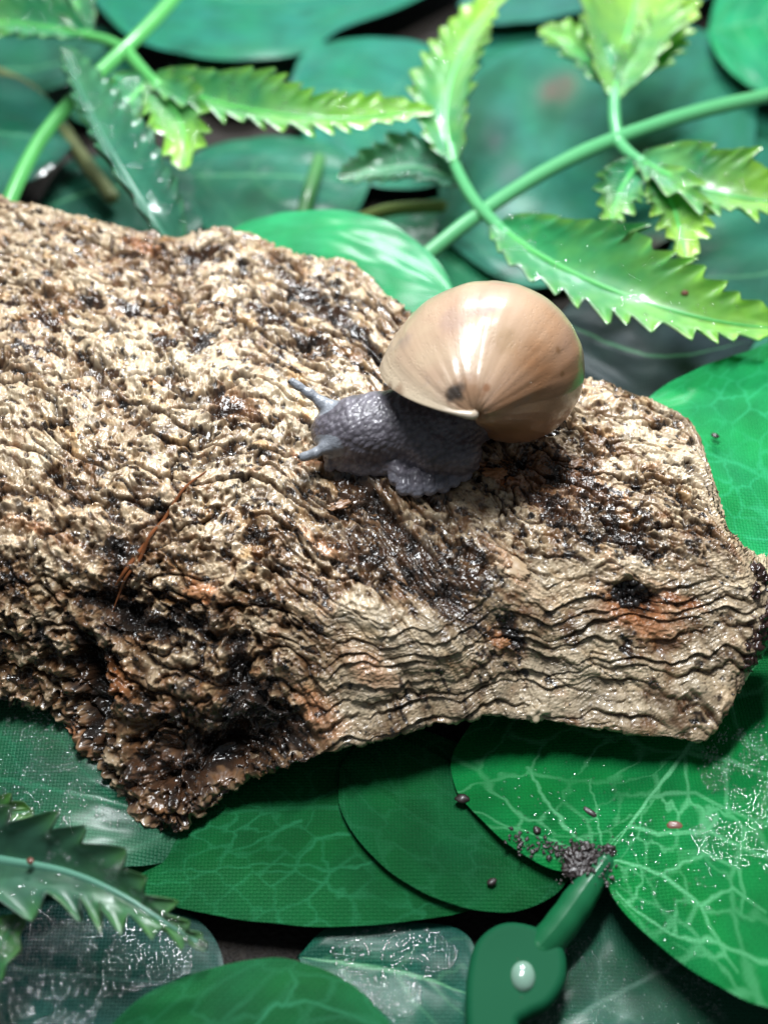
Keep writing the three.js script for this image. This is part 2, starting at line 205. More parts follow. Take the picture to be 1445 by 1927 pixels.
    const speck = (1 - 0.5 * calm) * sstep(0.44, 0.58, noise(x / 0.7 + 3, y / 0.7, z / 0.7 + 60)) * (0.55 + 0.4 * lay); dk = Math.max(dk, speck * 0.85, 0.9 * top * sstep(0.36, 0.46, noise(x / 1.9 + 8, s / 1.5, 91) + 0.25 * w3) * (1 - pad));
    const og = clamp(sstep(0.26, 0.55, fbm(x / 4.4 + 90, y / 4.4, z / 4.4, 2) + 0.12 * left) * 0.65 * (1 - lay * 0.5) + orange * (0.6 + 0.5 * mid));
    let c = [0, 1, 2].map((k) => lerp(TAN[k], CREAM[k], pl)); const shade = 1 + 0.24 * mid + 0.16 * tiny;
    c = c.map((e, k) => lerp(lerp(e * shade, ORANGE[k] * (1 + .3 * mid), og * 0.8), BROWN[k] * (1 + .4 * tiny), br));
    const stn = sstep(0.06, 0.38, fbm(x / 6.5 + 21, s / 4.2, 19, 4) + 0.12 * tiny - 0.25 * pale - 0.1 * calm); c = c.map((e, k) => lerp(e, STAIN[k] * (1 + 0.6 * tiny), 0.6 * stn * (1 - 0.45 * lay)));
    if (lay > 0) { const tone = noise(pi * 5.3, x / 9, 2.2), t2 = noise(Math.floor(ph2) * 3.1, x / 5, 8); c = c.map((e, k) => e * (1 + lay * (0.34 * tone + 0.22 * t2 - 0.1))); }
    const soft = sstep(0.3, 0.55, dark + 0.7 * mid + 0.4 * tiny); c = c.map((e, k) => lerp(e, GREY[k] * (0.75 + 0.5 * tiny + 0.5 * fib), soft * 0.8));
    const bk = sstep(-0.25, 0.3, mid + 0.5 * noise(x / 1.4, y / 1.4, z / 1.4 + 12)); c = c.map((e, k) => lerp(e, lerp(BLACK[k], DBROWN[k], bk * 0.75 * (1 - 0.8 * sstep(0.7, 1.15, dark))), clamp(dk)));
    const rk = clamp(orange * (0.75 + 0.7 * mid + 0.3 * tiny)) * (1 - 0.85 * clamp(dk)); c = c.map((e, k) => lerp(e, RUST[k] * (1 + 0.3 * tiny) * (orange > 0.8 && pale < 0.1 ? 1 : 1.25), rk * 0.8));
    const amber = sstep(0.12, 0.45, fbm(x / 7 + 5, s / 5, 41, 3)) * (1 - 0.6 * lay); c = c.map((e, k) => e * [1, 1 - 0.16 * amber, 1 - 0.36 * amber][k]);
    const wet = clamp(0.4 + 0.9 * fbm(x / 9 + 30, y / 9, z / 9, 2) + 0.5 * dk + 0.5 * gloss);
    fH[o] = h; fDark[o] = dk; fFine[o] = 0.5 + 0.5 * (0.55 * grit2 + 0.3 * noise(x / 0.2, y / 0.2, z / 0.2) + 0.35 * tiny);
    fCol.set([toS(c[0]), toS(c[1]), toS(c[2]), 255], o * 4); const r = Math.round(255 * lerp(0.6, 0.2, wet) + 0.1 * dk * (0.5 + tiny)); fRou.set([r, r, r, 255], o * 4);
  }
}
const fieldAt = (f, u, v) => { const x = clamp(u) * (NU - 1), y = clamp(v) * (NV - 1), i = Math.min(Math.floor(x), NU - 2), j = Math.min(Math.floor(y), NV - 2), a = x - i, b = y - j, o = j * NU + i; return (f[o] * (1 - a) + f[o + 1] * a) * (1 - b) + (f[o + NU] * (1 - a) + f[o + NU + 1] * a) * b; };
function woodPoint(u, v, lift = 0) { const p = V().fromArray(baseAt(u, v, basePos, 3, [0, 0, 0])), n = V().fromArray(baseAt(u, v, baseNor, 3, [0, 0, 0])).normalize(), k = sstep(0, 0.02, v) * (1 - sstep(0.96, 0.99, v)); return { p: p.addScaledVector(n, (fieldAt(fH, u, v) * k + lift) * MM), n }; }
const rowV = (j, n) => { const t = j / n; return t < 0.05 ? t / 0.05 * 0.05 : t > 0.95 ? 0.93 + (t - 0.95) / 0.05 * 0.07 : lerp(0.05, 0.93, (t - 0.05) / 0.9); };
const woodBase = anchor(600, 1000).p.clone().setY(0.003);
const wood = thing('wood_piece', woodBase);
tag(wood, 'wet rough chunk of pale brown cork bark with black pits, carrying the snail', 'wood');
{
  const { GU, GV } = LOG, pos = new Float32Array((GU + 1) * (GV + 1) * 3), uv = new Float32Array((GU + 1) * (GV + 1) * 2), idx = new Uint32Array(GU * GV * 6);
  for (let i = 0; i <= GU; i++) for (let j = 0; j <= GV; j++) { const t = i / GU, u = t < 0.03 ? t * 3.333 : 0.1 + (t - 0.03) / 0.97 * 0.9, v = rowV(j, GV), o = i * (GV + 1) + j, { p } = woodPoint(u, v); p.toArray(pos, o * 3); uv[o * 2] = u * (NU - 1) / NU + 0.5 / NU; uv[o * 2 + 1] = v * (NV - 1) / NV + 0.5 / NV; }
  let k = 0; for (let i = 0; i < GU; i++) for (let j = 0; j < GV; j++) { const a = i * (GV + 1) + j, b = a + GV + 1; idx[k++] = a; idx[k++] = a + 1; idx[k++] = b; idx[k++] = b; idx[k++] = a + 1; idx[k++] = b + 1; }
  const g = new THREE.BufferGeometry(); g.setAttribute('position', new THREE.BufferAttribute(pos, 3)); g.setAttribute('uv', new THREE.BufferAttribute(uv, 2)); g.setIndex(new THREE.BufferAttribute(idx, 1)); g.computeVertexNormals();
  const mk = (d, srgb) => { const t = new THREE.DataTexture(d, NU, NV); t.magFilter = THREE.LinearFilter; t.minFilter = THREE.LinearFilter; if (srgb) t.colorSpace = THREE.SRGBColorSpace; t.needsUpdate = true; return t; };
  const fb = new Uint8Array(NU * NV * 4); for (let o = 0; o < NU * NV; o++) { const c = Math.round(255 * clamp(fFine[o])); fb.set([c, c, c, 255], o * 4); }
  const m = new THREE.MeshPhysicalMaterial({ map: mk(fCol, true), roughnessMap: mk(fRou), roughness: 1, bumpMap: mk(fb), bumpScale: 0.0003, clearcoat: 0.5, clearcoatRoughness: 0.1 });
  add('bark', g, m, wood);
}
function woodHit(px, py) { const a = anchor(px, py); return { ...a, ...woodPoint(a.u, a.v) }; }
function instanced(name, geo, mat, mats, label, parent = scene, colors) {
  const m = new THREE.InstancedMesh(geo, mat, mats.length); mats.forEach((q, i) => m.setMatrixAt(i, q)); if (colors) colors.forEach((c, i) => m.setColorAt(i, c));
  m.name = parent === scene ? numbered(name) : name; m.userData.kind = 'stuff'; if (label) m.userData.label = label; m.castShadow = m.receiveShadow = true; parent.add(m); return m;
}
const orient = (p, n, s, sy = 1, spin = 0) => new THREE.Matrix4().compose(p, new THREE.Quaternion().setFromUnitVectors(V(0, 1, 0), n).multiply(new THREE.Quaternion().setFromAxisAngle(V(0, 1, 0), spin)), V(s, s * sy, s));
const WATER = new THREE.MeshPhysicalMaterial({ color: 0xffffff, roughness: 0.1, transmission: 1, ior: 1.55, thickness: 0 });
const beadGeo = new THREE.SphereGeometry(1, 10, 7);
function lump(r, seed, rough = 0.35, detail = 2, fq = 1.1) { const g = mergeVertices(new THREE.IcosahedronGeometry(r, detail).deleteAttribute('uv').deleteAttribute('normal')), p = g.attributes.position, q = V(); for (let i = 0; i < p.count; i++) { q.fromBufferAttribute(p, i); const k = 1 + rough * fbm(q.x / r * fq + seed * 7.7, q.y / r * fq, q.z / r * fq, 3); p.setXYZ(i, q.x * k, q.y * k, q.z * k); } g.computeVertexNormals(); return g; }
const CHAR = new THREE.MeshPhysicalMaterial({ color: new THREE.Color(0.02, 0.016, 0.015), roughness: 0.35, clearcoat: 0.35, clearcoatRoughness: 0.12 });
{
  const r = rng(31), grit = [], beads = []; let tries = 0;
  while ((grit.length < 5200 || beads.length < 2600) && tries++ < 200000) { const u = 0.12 + 0.86 * r(), v = 0.07 + 0.82 * r(), d = fieldAt(fDark, u, v), pk = r(), sz = r();
    if (d > 0.55 && grit.length < 5200) { const { p, n } = woodPoint(u, v, 0.02); grit.push(orient(p, n, lerp(0.1, 0.3, sz * sz) * MM, 0.7, r() * 6)); }
    else if (pk < 0.08 && beads.length < 2600) { const { p, n } = woodPoint(u, v, 0); beads.push(orient(p, n, lerp(0.09, 0.24, sz * sz) * MM, 0.6)); } }
  const loc = (a) => a.map((q) => new THREE.Matrix4().makeTranslation(-woodBase.x, -woodBase.y, -woodBase.z).multiply(q));
  instanced('char_grit', lump(1, 3, 0.5, 1), CHAR, loc(grit), 'black glossy grains in the pits of the bark', wood);
  const b = instanced('water_beads', beadGeo, WATER, beads, 'tiny clear water beads scattered over the bark'); b.userData.category = 'water';
}
// knot, nodule, splinters
{
  const chipMat = [[0.36, 0.16, 0.065], [0.5, 0.35, 0.21], [0.26, 0.13, 0.06], [0.5, 0.4, 0.27]].map((c) => new THREE.MeshPhysicalMaterial({ color: new THREE.Color(...c), roughness: 0.5, clearcoat: 0.3, clearcoatRoughness: 0.2 }));
  const chip = (name, px, py, l, w, t, ang, m, seed, label) => { const { p, n } = woodHit(px, py), g = lump(1, seed, 0.95, 5, 2.1); g.scale(l * MM, t * MM, w * MM); g.rotateY(ang); g.translate(0, -0.3 * t * MM, 0); g.applyQuaternion(new THREE.Quaternion().setFromUnitVectors(V(0, 1, 0), n)); g.translate(p.x, p.y, p.z); const o = add(name, g, m, wood); if (label) o.userData.label = label; };
  chip('nodule', 1008, 1341, 2.2, 1.6, 1.3, 0.3, chipMat[3], 4, 'pale crumbly nodule under the front edge');
  const spots = [[962, 1066, 3.0, 1.7, .5, -.5, 1], [930, 893, 2.2, 1.2, .4, .2, 0], [590, 873, 2.8, .8, .5, .35, 2], [376, 1116, 1.7, 1.2, .5, 0, 0], [150, 1382, 2.2, 1.2, .5, 1.3, 0], [945, 1215, 1.3, .9, .4, .3, 0], [1085, 870, 1.5, .9, .4, .7, 2], [640, 945, 2.2, .9, .4, .4, 2]];
  spots.forEach(([px, py, l, w, t, a, m], i) => chip('splinter', px, py, l, w, t, a, chipMat[m], i + 11));
  const K = woodHit(1188, 1122), rim = [], rr = rng(8); for (let i = 0; i < 70; i++) { const a = rr() * 6.283, q = Math.sqrt(rr()), e = anchor(1188 + Math.cos(a) * q * 38, 1118 + Math.sin(a) * q * 24), w = woodPoint(e.u, e.v, 0.1); const g = lump(lerp(.35, .8, rr()) * MM, i, 0.5, 1); g.translate(w.p.x, w.p.y, w.p.z); rim.push(g); }
  add('knot', mergeGeometries(rim), CHAR, wood).userData.label = 'black glossy knot hole with an orange rim';
  const en = []; for (let i = 0; i < 46; i++) { const e = anchor(1418 + rr() * 50, 1070 + rr() * 190), w = woodPoint(Math.min(e.u, 0.985), e.v, 0.2), g = lump(lerp(.6, 2.2, rr()) * MM, i + 90, 1.1, 4, 2.4); g.rotateX(rr() * 6); g.scale(.8, 1.3, .9); g.translate(w.p.x - rr() * .001, w.p.y, w.p.z); en.push(g); }
  add('broken_end', mergeGeometries(en), new THREE.MeshPhysicalMaterial({ color: new THREE.Color(0.035, 0.016, 0.012), roughness: 0.3, clearcoat: 0.4 }), wood).userData.label = 'dark reddish broken end of the wood';
  // the thin brown fibre lying over the bark
  const pts = [[395, 880], [350, 925], [310, 975], [285, 1010], [262, 1045], [240, 1085], [222, 1115], [208, 1150]].map(([x, y], i) => { const w = woodHit(x, y); return w.p.addScaledVector(w.n, (0.3 + 0.5 * Math.sin(i / 7 * 3.1)) * MM); });
  const tube = (pts, rad, k) => { const c = new THREE.CatmullRomCurve3(pts), g = new THREE.TubeGeometry(c, 60, rad, 6), p = g.attributes.position, q = V(); for (let i = 0; i <= 60; i++) { c.getPointAt(i / 60, q); const f = Math.pow(Math.sin(Math.PI * clamp(i / 60 * 0.96 + 0.02)), 0.6) * k(i / 60); for (let j = 0; j < 7; j++) { const o = i * 7 + j; p.setXYZ(o, q.x + (p.getX(o) - q.x) * f, q.y + (p.getY(o) - q.y) * f, q.z + (p.getZ(o) - q.z) * f); } } g.computeVertexNormals(); return g; };
  const fibreMat = new THREE.MeshPhysicalMaterial({ color: new THREE.Color(0.2, 0.065, 0.02), roughness: 0.35, clearcoat: 0.5 });
  const f2 = [[300, 990], [268, 1030], [238, 1075], [215, 1100]].map(([x, y]) => { const w = woodHit(x, y); return w.p.addScaledVector(w.n, 0.3 * MM); });
  tag(soloMesh('bark_fibre', mergeGeometries([tube(pts, 0.00036, () => 1), tube(f2, 0.00042, () => 1)]), fibreMat, pts[7].clone()), 'thin reddish brown fibre lying across the left of the bark', 'fibre');
}
// ---------------------------------------------------------------- the snail
const padPts = [[650, 905], [890, 912], [760, 770], [610, 800], [980, 850], [760, 905]].map(([x, y]) => anchor(x, y).p);
const PAD = (() => {   // plane of the bark under the snail: y = a + b x + c z
  let S = [[0, 0, 0, 0], [0, 0, 0, 0], [0, 0, 0, 0]]; for (const p of padPts) { const q = [1, p.x * 1000, p.z * 1000], y = p.y * 1000; for (let i = 0; i < 3; i++) { for (let j = 0; j < 3; j++) S[i][j] += q[i] * q[j]; S[i][3] += q[i] * y; } }
  for (let i = 0; i < 3; i++) { const d = S[i][i]; for (let j = i; j < 4; j++) S[i][j] /= d; for (let k = 0; k < 3; k++) if (k !== i) { const f = S[k][i]; for (let j = i; j < 4; j++) S[k][j] -= f * S[i][j]; } }
  return S.map((r) => r[3]);
})();
const padH = (p) => p.y * 1000 - PAD[0] - PAD[1] * p.x * 1000 - PAD[2] * p.z * 1000;
const Ph = (px, py, h) => { const d = ray(px, py), e = padH(EYE), f = (d.y - PAD[1] * d.x - PAD[2] * d.z) * 1000; return EYE.clone().addScaledVector(d, (h - e) / f); };
const snailBase = Ph(790, 870, 0), snail = thing('snail', snailBase);
tag(snail, 'small grey snail with a glossy tan shell crawling over the bark', 'snail');

function surfaceNets(lo, hi, cell, f) {
  const n = [0, 1, 2].map((k) => Math.ceil((hi[k] - lo[k]) / cell) + 1), [nx, ny, nz] = n, F = new Float32Array(nx * ny * nz), id = new Int32Array(nx * ny * nz).fill(-1), pos = [], idx = [];
  const B = 4;   // skip blocks that are far from the surface
  for (let z = 0; z < nz; z += B) for (let y = 0; y < ny; y += B) for (let x = 0; x < nx; x += B) {
    const d = f(lo[0] + (x + 1.5) * cell, lo[1] + (y + 1.5) * cell, lo[2] + (z + 1.5) * cell, true), far = Math.abs(d) > cell * 5;
    for (let k = z; k < Math.min(z + B, nz); k++) for (let j = y; j < Math.min(y + B, ny); j++) for (let i = x; i < Math.min(x + B, nx); i++) F[i + nx * (j + ny * k)] = far ? d : f(lo[0] + i * cell, lo[1] + j * cell, lo[2] + k * cell, false);
  }
  const st = [1, nx, nx * ny], E = [[0, 1], [0, 2], [0, 4], [1, 3], [1, 5], [2, 3], [2, 6], [3, 7], [4, 5], [4, 6], [5, 7], [6, 7]];
  for (let z = 0; z < nz - 1; z++) for (let y = 0; y < ny - 1; y++) for (let x = 0; x < nx - 1; x++) {
    const o = x + nx * (y + ny * z), v = []; let m = 0; for (let c = 0; c < 8; c++) { v[c] = F[o + (c & 1) + (c & 2 ? nx : 0) + (c & 4 ? nx * ny : 0)]; if (v[c] < 0) m |= 1 << c; }
    if (m === 0 || m === 255) continue;
    let s = [0, 0, 0], k = 0; for (const [a, b] of E) if ((v[a] < 0) !== (v[b] < 0)) { const t = v[a] / (v[a] - v[b]); for (let c = 0; c < 3; c++) s[c] += lerp(a >> c & 1, b >> c & 1, t); k++; }
    id[o] = pos.length / 3; pos.push(lo[0] + (x + s[0] / k) * cell, lo[1] + (y + s[1] / k) * cell, lo[2] + (z + s[2] / k) * cell);
  }
  for (let z = 1; z < nz - 1; z++) for (let y = 1; y < ny - 1; y++) for (let x = 1; x < nx - 1; x++) { const o = x + nx * (y + ny * z);
    for (let c = 0; c < 3; c++) { const a = F[o] < 0, b = F[o + st[c]] < 0; if (a === b) continue; const u = st[(c + 1) % 3], w = st[(c + 2) % 3], q = [id[o - u - w], id[o - w], id[o], id[o - u]]; if (q.some((e) => e < 0)) continue;
      if (a) idx.push(q[0], q[1], q[2], q[0], q[2], q[3]); else idx.push(q[0], q[2], q[1], q[0], q[3], q[2]); } }
  return { pos: new Float32Array(pos), idx };
}
// shell: a turning, growing ellipse; its axis points away from the head, up and to the right
const SH = { W: 2.0745, cr: 0.251, a: 0.5773, b: 0.6801, cy: -0.6917, tilt: -0.3937, az: 0.3071, el: 0.3854, rot: -0.24, sc: 247, px: 966, py: 679 };
const shellLocal = (th, s, grow = 0) => { const S = Math.pow(SH.W, th / 6.28318), ex = (SH.a + grow) * Math.cos(s), ey = (SH.b + grow) * Math.sin(s), ct = Math.cos(SH.tilt), st = Math.sin(SH.tilt), age = -th / 6.28318;
  let rho = Math.max(SH.cr + ex * ct - ey * st, 0.012), y = SH.cy + ex * st + ey * ct; const low = sstep(-0.75, -1.1, y) * (1 - sstep(0.75, 1.02, age)), k = low * (1 - sstep(0.02, 0.62, rho)), inn = low * sstep(-1.5, -2.3, s);   // the base closes over the columella
  rho = lerp(rho, 0.02, inn); return [S * rho * Math.cos(th), lerp(S, Math.pow(S, 0.12), k) * y, S * rho * Math.sin(th)]; };
const hashCell = (x, y) => P12[P12[Math.floor(x) & 255] + (Math.floor(y) & 255)] / 255;
const camV = (x, y, z) => V().addScaledVector(CR, x).addScaledVector(CU, y).addScaledVector(CF, -z);
const ax = V(Math.cos(SH.el) * Math.sin(SH.az), Math.sin(SH.el), -Math.cos(SH.el) * Math.cos(SH.az)), tt = V(Math.sin(SH.rot), -Math.cos(SH.rot), 0); tt.addScaledVector(ax, -tt.dot(ax)).normalize();
const rr_ = tt.clone().cross(ax.clone().negate()), [RX, AX, TX] = [rr_, ax, tt].map((q) => camV(q.x, q.y, q.z));
let shellO, shellS;
const shellW = (th, s, g) => { const [x, y, z] = shellLocal(th, s, g); return shellO.clone().addScaledVector(RX, x * shellS).addScaledVector(AX, y * shellS).addScaledVector(TX, z * shellS); };
{
  const d = ray(SH.px, SH.py); let a = 0.2, b = 0.32;   // slide it along the line of sight until it rests just over the bark
  for (let it = 0; it < 30; it++) { const m = (a + b) / 2; shellO = EYE.clone().addScaledVector(d, m); shellS = SH.sc / 963.5 * HALF * d.dot(CF) * m; let low = 1e9; for (let i = 0; i < 60; i++) for (let j = 0; j < 40; j++) low = Math.min(low, padH(shellW(-i / 60 * 7, j / 40 * 6.283))); if (low > -0.2) a = m; else b = m; }
}
{
  const NT = 760, NS = 220, T0 = -4.2 * Math.PI, pos = [], col = [], idx = [], r3 = [0, 0, 0];
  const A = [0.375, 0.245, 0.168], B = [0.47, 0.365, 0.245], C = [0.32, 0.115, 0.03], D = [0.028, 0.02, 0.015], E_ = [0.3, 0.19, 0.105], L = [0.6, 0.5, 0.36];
  for (let i = 0; i <= NT; i++) { const k = i / NT, th = T0 * Math.pow(1 - k, 1.35), age = -th / 6.283;
    for (let j = 0; j <= NS; j++) { const s = j / NS * 6.28318 - 4.2, cs = Math.cos(s), sn = Math.sin(s);
      const q = th * 9 + 0.5 * noise(cs * 2, sn * 2, th), growth = noise(th * 17, cs * 0.8, sn * 0.8) * 0.6 + noise(th * 42, cs * 1.5, sn * 1.5) * 0.4, wr = noise(th * 6, cs * 1.2, sn * 1.2);
      const bump = 0.0018 * growth * Math.pow(SH.W, th / 6.28) + 0.006 * wr + 0.0016 * 0.5 * noise(cs * 9, sn * 9, th * 8), lip = Math.exp(-age * age / 0.0009) * 0.012;
      const p = shellW(th, s, bump + lip); pos.push(p.x, p.y, p.z);
      const n1 = fbm(p.x * 130, p.y * 130, p.z * 130, 3), n2 = noise(p.x * 420, p.y * 420, p.z * 420), n3 = fbm(p.x * 1100, p.y * 1100, p.z * 1100, 2);
      let c = A.map((e, m) => lerp(e, B[m], clamp(0.35 + 0.8 * n1 + sstep(0.02, .3, cs) * 0.0)));
      const streak = sstep(0.15, 0.6, growth + 0.4 * n1); c = c.map((e, m) => lerp(e, E_[m], streak * 0.12));
      const amberGlow = sstep(0.2, 0.46, age + 0.07 * n1) * (1 - sstep(0.25, 0.6, sn)) * (1 - sstep(0.9, 1, age)); c = c.map((e, m) => lerp(e, C[m], 0.75 * amberGlow * (0.8 + 0.5 * n1)));  // orange lower part: light through thin shell and its shade, painted into the colour
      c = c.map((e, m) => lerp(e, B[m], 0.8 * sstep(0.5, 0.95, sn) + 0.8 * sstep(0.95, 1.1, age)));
      c = c.map((e, m) => lerp(e, L[m], 0.75 * Math.exp(-age * age / 0.0016)));
      const blot = sstep(0.34, 0.6, fbm(p.x * 210 + 3, p.y * 210, p.z * 210, 3)) * 0.34; c = c.map((e, m) => lerp(e, [0.2, 0.16, 0.15][m], blot));
      const fleck = sstep(0.5, 0.62, n3) * sstep(0.05, 0.35, n1 + 0.3 * n2 + 0.15); c = c.map((e, m) => lerp(e, [0.17, 0.07, 0.03][m], fleck * 0.8));
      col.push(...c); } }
  for (let i = 0; i < NT; i++) for (let j = 0; j < NS; j++) { const a = i * (NS + 1) + j, b = a + NS + 1; idx.push(a, b, a + 1, b, b + 1, a + 1); }
  // stains at the inner corner of the mouth
  const spots = [[878, 748, 3.6, [0.2, 0.085, 0.025], 0.55], [857, 742, 1.7, D, 0.97], [866, 728, 1.1, D, 0.75], [915, 728, .9, [0.2, 0.08, 0.03], .8], [737, 750, 1.6, [0.16, 0.07, 0.03], .55], [722, 737, .9, [0.13, 0.06, 0.03], .6], [905, 575, 2.6, [.24, .17, .16], .5], [925, 570, 1.6, [.2, .14, .14], .45], [850, 600, 3, [.28, .2, .17], .4], [760, 640, 2, [.28, .2, .17], .35], [950, 640, 2.6, [.3, .19, .1], .45], [1050, 660, .7, [.2, .1, .04], .8], [1058, 705, .6, [.2, .1, .04], .8]];
  const near = spots.map(([x, y]) => { let b = 1e9, q = 0; const e = V(); for (let i = 0; i < pos.length; i += 3) { e.set(pos[i], pos[i + 1], pos[i + 2]); const [u, v] = proj(e), d = (u - x) ** 2 + (v - y) ** 2 + 3e4 * e.distanceTo(EYE); if (d < b) { b = d; q = i; } } return V(pos[q], pos[q + 1], pos[q + 2]); });
  for (let i = 0; i < pos.length; i += 3) for (let k = 0; k < spots.length; k++) { const dx = Math.hypot(pos[i] - near[k].x, pos[i + 1] - near[k].y, pos[i + 2] - near[k].z) * 1000; if (dx > spots[k][2] * 2.5) continue; const w = spots[k][4] * (1 - sstep(0.5, 1.25, dx / spots[k][2] + 0.55 * fbm(pos[i] * 700, pos[i + 1] * 700, pos[i + 2] * 700, 2))); for (let m = 0; m < 3; m++) col[i + m] = lerp(col[i + m], spots[k][3][m], w); }
  const uvs = []; for (let i = 0; i <= NT; i++) { const th = T0 * Math.pow(1 - i / NT, 1.35); for (let j = 0; j <= NS; j++) uvs.push(th * 0.9, j / NS * 3); }
  const drops = dataTex(512, 512, (u, v) => { const w = worley(u * 34, v * 34), k = hashCell(u * 34, v * 34), on = noise(u * 5, v * 5, 3) + 0.25; return [255 * clamp(0.3 + (w[0] < 0.34 && k < on ? 0.55 * Math.sqrt(1 - (w[0] / 0.34) ** 2) : 0) + 0.05 * noise(u * 120, v * 4, 2) + 0.1 * noise(u * 60, v * 60, 5))]; });
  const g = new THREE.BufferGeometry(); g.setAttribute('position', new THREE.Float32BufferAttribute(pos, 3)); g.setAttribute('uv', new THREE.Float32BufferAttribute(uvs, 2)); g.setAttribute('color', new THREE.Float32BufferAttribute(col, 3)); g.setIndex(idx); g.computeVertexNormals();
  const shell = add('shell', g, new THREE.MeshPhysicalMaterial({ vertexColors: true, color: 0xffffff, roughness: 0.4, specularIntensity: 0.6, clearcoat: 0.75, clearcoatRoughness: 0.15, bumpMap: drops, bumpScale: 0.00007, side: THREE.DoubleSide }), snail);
  shell.userData.label = 'glossy tan shell with brown growth streaks and dark flecks';
  // thickened pale lip, swelling where it turns in at the columella
  const lp = [], N = 120, M = 10, li = []; for (let i = 0; i <= N; i++) { const s = lerp(-2.15, 1.0, i / N), c = shellW(0.0, s), t = shellW(0, s + 0.02).sub(shellW(0, s - 0.02)).normalize(), n = TX.clone(), b = t.clone().cross(n), f = (0.00028 + 0.0009 * Math.exp(-(((s + 1.62) / 0.28) ** 2))) * Math.pow(Math.sin(Math.PI * clamp(i / N * 0.98 + 0.01)), 0.5);
    for (let j = 0; j < M; j++) { const a = j / M * 6.283, q = c.clone().addScaledVector(n, Math.cos(a) * f).addScaledVector(b, Math.sin(a) * f); lp.push(q.x, q.y, q.z); } }
  for (let i = 0; i < N; i++) for (let j = 0; j < M; j++) { const a = i * M + j, b = i * M + (j + 1) % M; li.push(a, a + M, b, b, a + M, b + M); }
  const lg = new THREE.BufferGeometry(); lg.setAttribute('position', new THREE.Float32BufferAttribute(lp, 3)); lg.setIndex(li); lg.computeVertexNormals();
  add('lip', lg, new THREE.MeshPhysicalMaterial({ color: new THREE.Color(0.55, 0.45, 0.34), roughness: 0.3, clearcoat: 0.6, side: THREE.DoubleSide }), shell).userData.label = 'pale thickened lip of the shell mouth';
}
// body: one surface through tapered limbs
const caps = [];
const limb = (list, k, flat = 1) => { const q = list.map(([x, y, h, r]) => ({ p: Ph(x, y, h).multiplyScalar(1000), r })); for (let i = 0; i + 1 < q.length; i++) caps.push({ a: q[i].p, b: q[i + 1].p, ra: q[i].r, rb: q[i + 1].r, k, flat }); if (q.length === 1) caps.push({ a: q[0].p, b: q[0].p.clone().add(V(0.01, 0, 0)), ra: q[0].r, rb: q[0].r, k, flat }); };
limb([[905, 760, 7.5, 6.8], [840, 790, 6.8, 7.0], [770, 800, 6.2, 6.9], [705, 806, 5.6, 6.4], [660, 810, 5.6, 5.8], [634, 814, 5.2, 4.7]], 2.2);
limb([[640, 822, 4.2, 4.2], [626, 812, 5.0, 3.4]], 1.5);
limb([[815, 846, 5.4, 4.9], [860, 850, 5.2, 4.7]], 1.6);                            // the broad side of the foot
limb([[690, 862, 1.6, 3.4], [745, 868, 1.6, 2.9], [800, 878, 1.6, 2.7], [858, 870, 1.8, 2.7]], 1.5);
limb([[665, 860, 1.4, 3.2], [650, 862, 1.6, 2.6]], 1.5);
for (const [x, y, h, r] of [[746, 900, 1.8, 1.6], [759, 919, 1.4, 1.5], [784, 922, 1.5, 1.65], [809, 919, 1.6, 1.5], [832, 912, 1.7, 1.65], [853, 903, 1.9, 1.5], [872, 891, 2.2, 1.65], [887, 873, 2.6, 1.5]]) limb([[x - 3, y - 26, h + 1.4, r * .95], [x, y, h, r]], 0.42);
limb([[640, 788, 7.4, 2.2], [622, 770, 8.4, 1.65], [606, 758, 9.2, 1.1], [582, 740, 10.4, .8], [562, 727, 11.2, .68], [551, 719, 11.7, .8]], 0.9);
limb([[652, 826, 6.6, 2.2], [632, 832, 6.6, 1.7], [613, 842, 6.2, 1.12], [592, 853, 5.5, .82], [577, 858, 5.0, .68], [569, 860, 4.8, .8]], 0.9);
limb([[632, 850, 3.2, 2.0], [624, 864, 2.0, 1.35], [620, 879, 1.0, 1.0]], 0.9);
limb([[640, 856, 2.6, 1.8], [646, 872, 1.4, 1.3]], 0.8);
const sdf = (x, y, z, coarse) => {
  let d = 1e3; for (const c of caps) { const bx = c.b.x - c.a.x, by = c.b.y - c.a.y, bz = c.b.z - c.a.z, px = x - c.a.x, py = y - c.a.y, pz = z - c.a.z, t = clamp((px * bx + py * by + pz * bz) / (bx * bx + by * by + bz * bz + 1e-9)), e = Math.hypot(px - bx * t, py - by * t, pz - bz * t) - lerp(c.ra, c.rb, t), h = Math.max(c.k - Math.abs(d - e), 0); d = Math.min(d, e) - h * h / (4 * c.k); }
  const g = y - PAD[0] - PAD[1] * x - PAD[2] * z; d = Math.max(d, -g - 1.4);   // flat sole on the bark
  if (!coarse && Math.abs(d) < 1.2) { const [w1, w2] = bodyCell(x, y, z), tent = bodyThin(x, y, z); d += tent * (0.26 * (w1 - 0.35) + 0.13 * w2) + 0.04 * noise(x / 0.5, y / 0.5, z / 0.5); }
  return d;
};
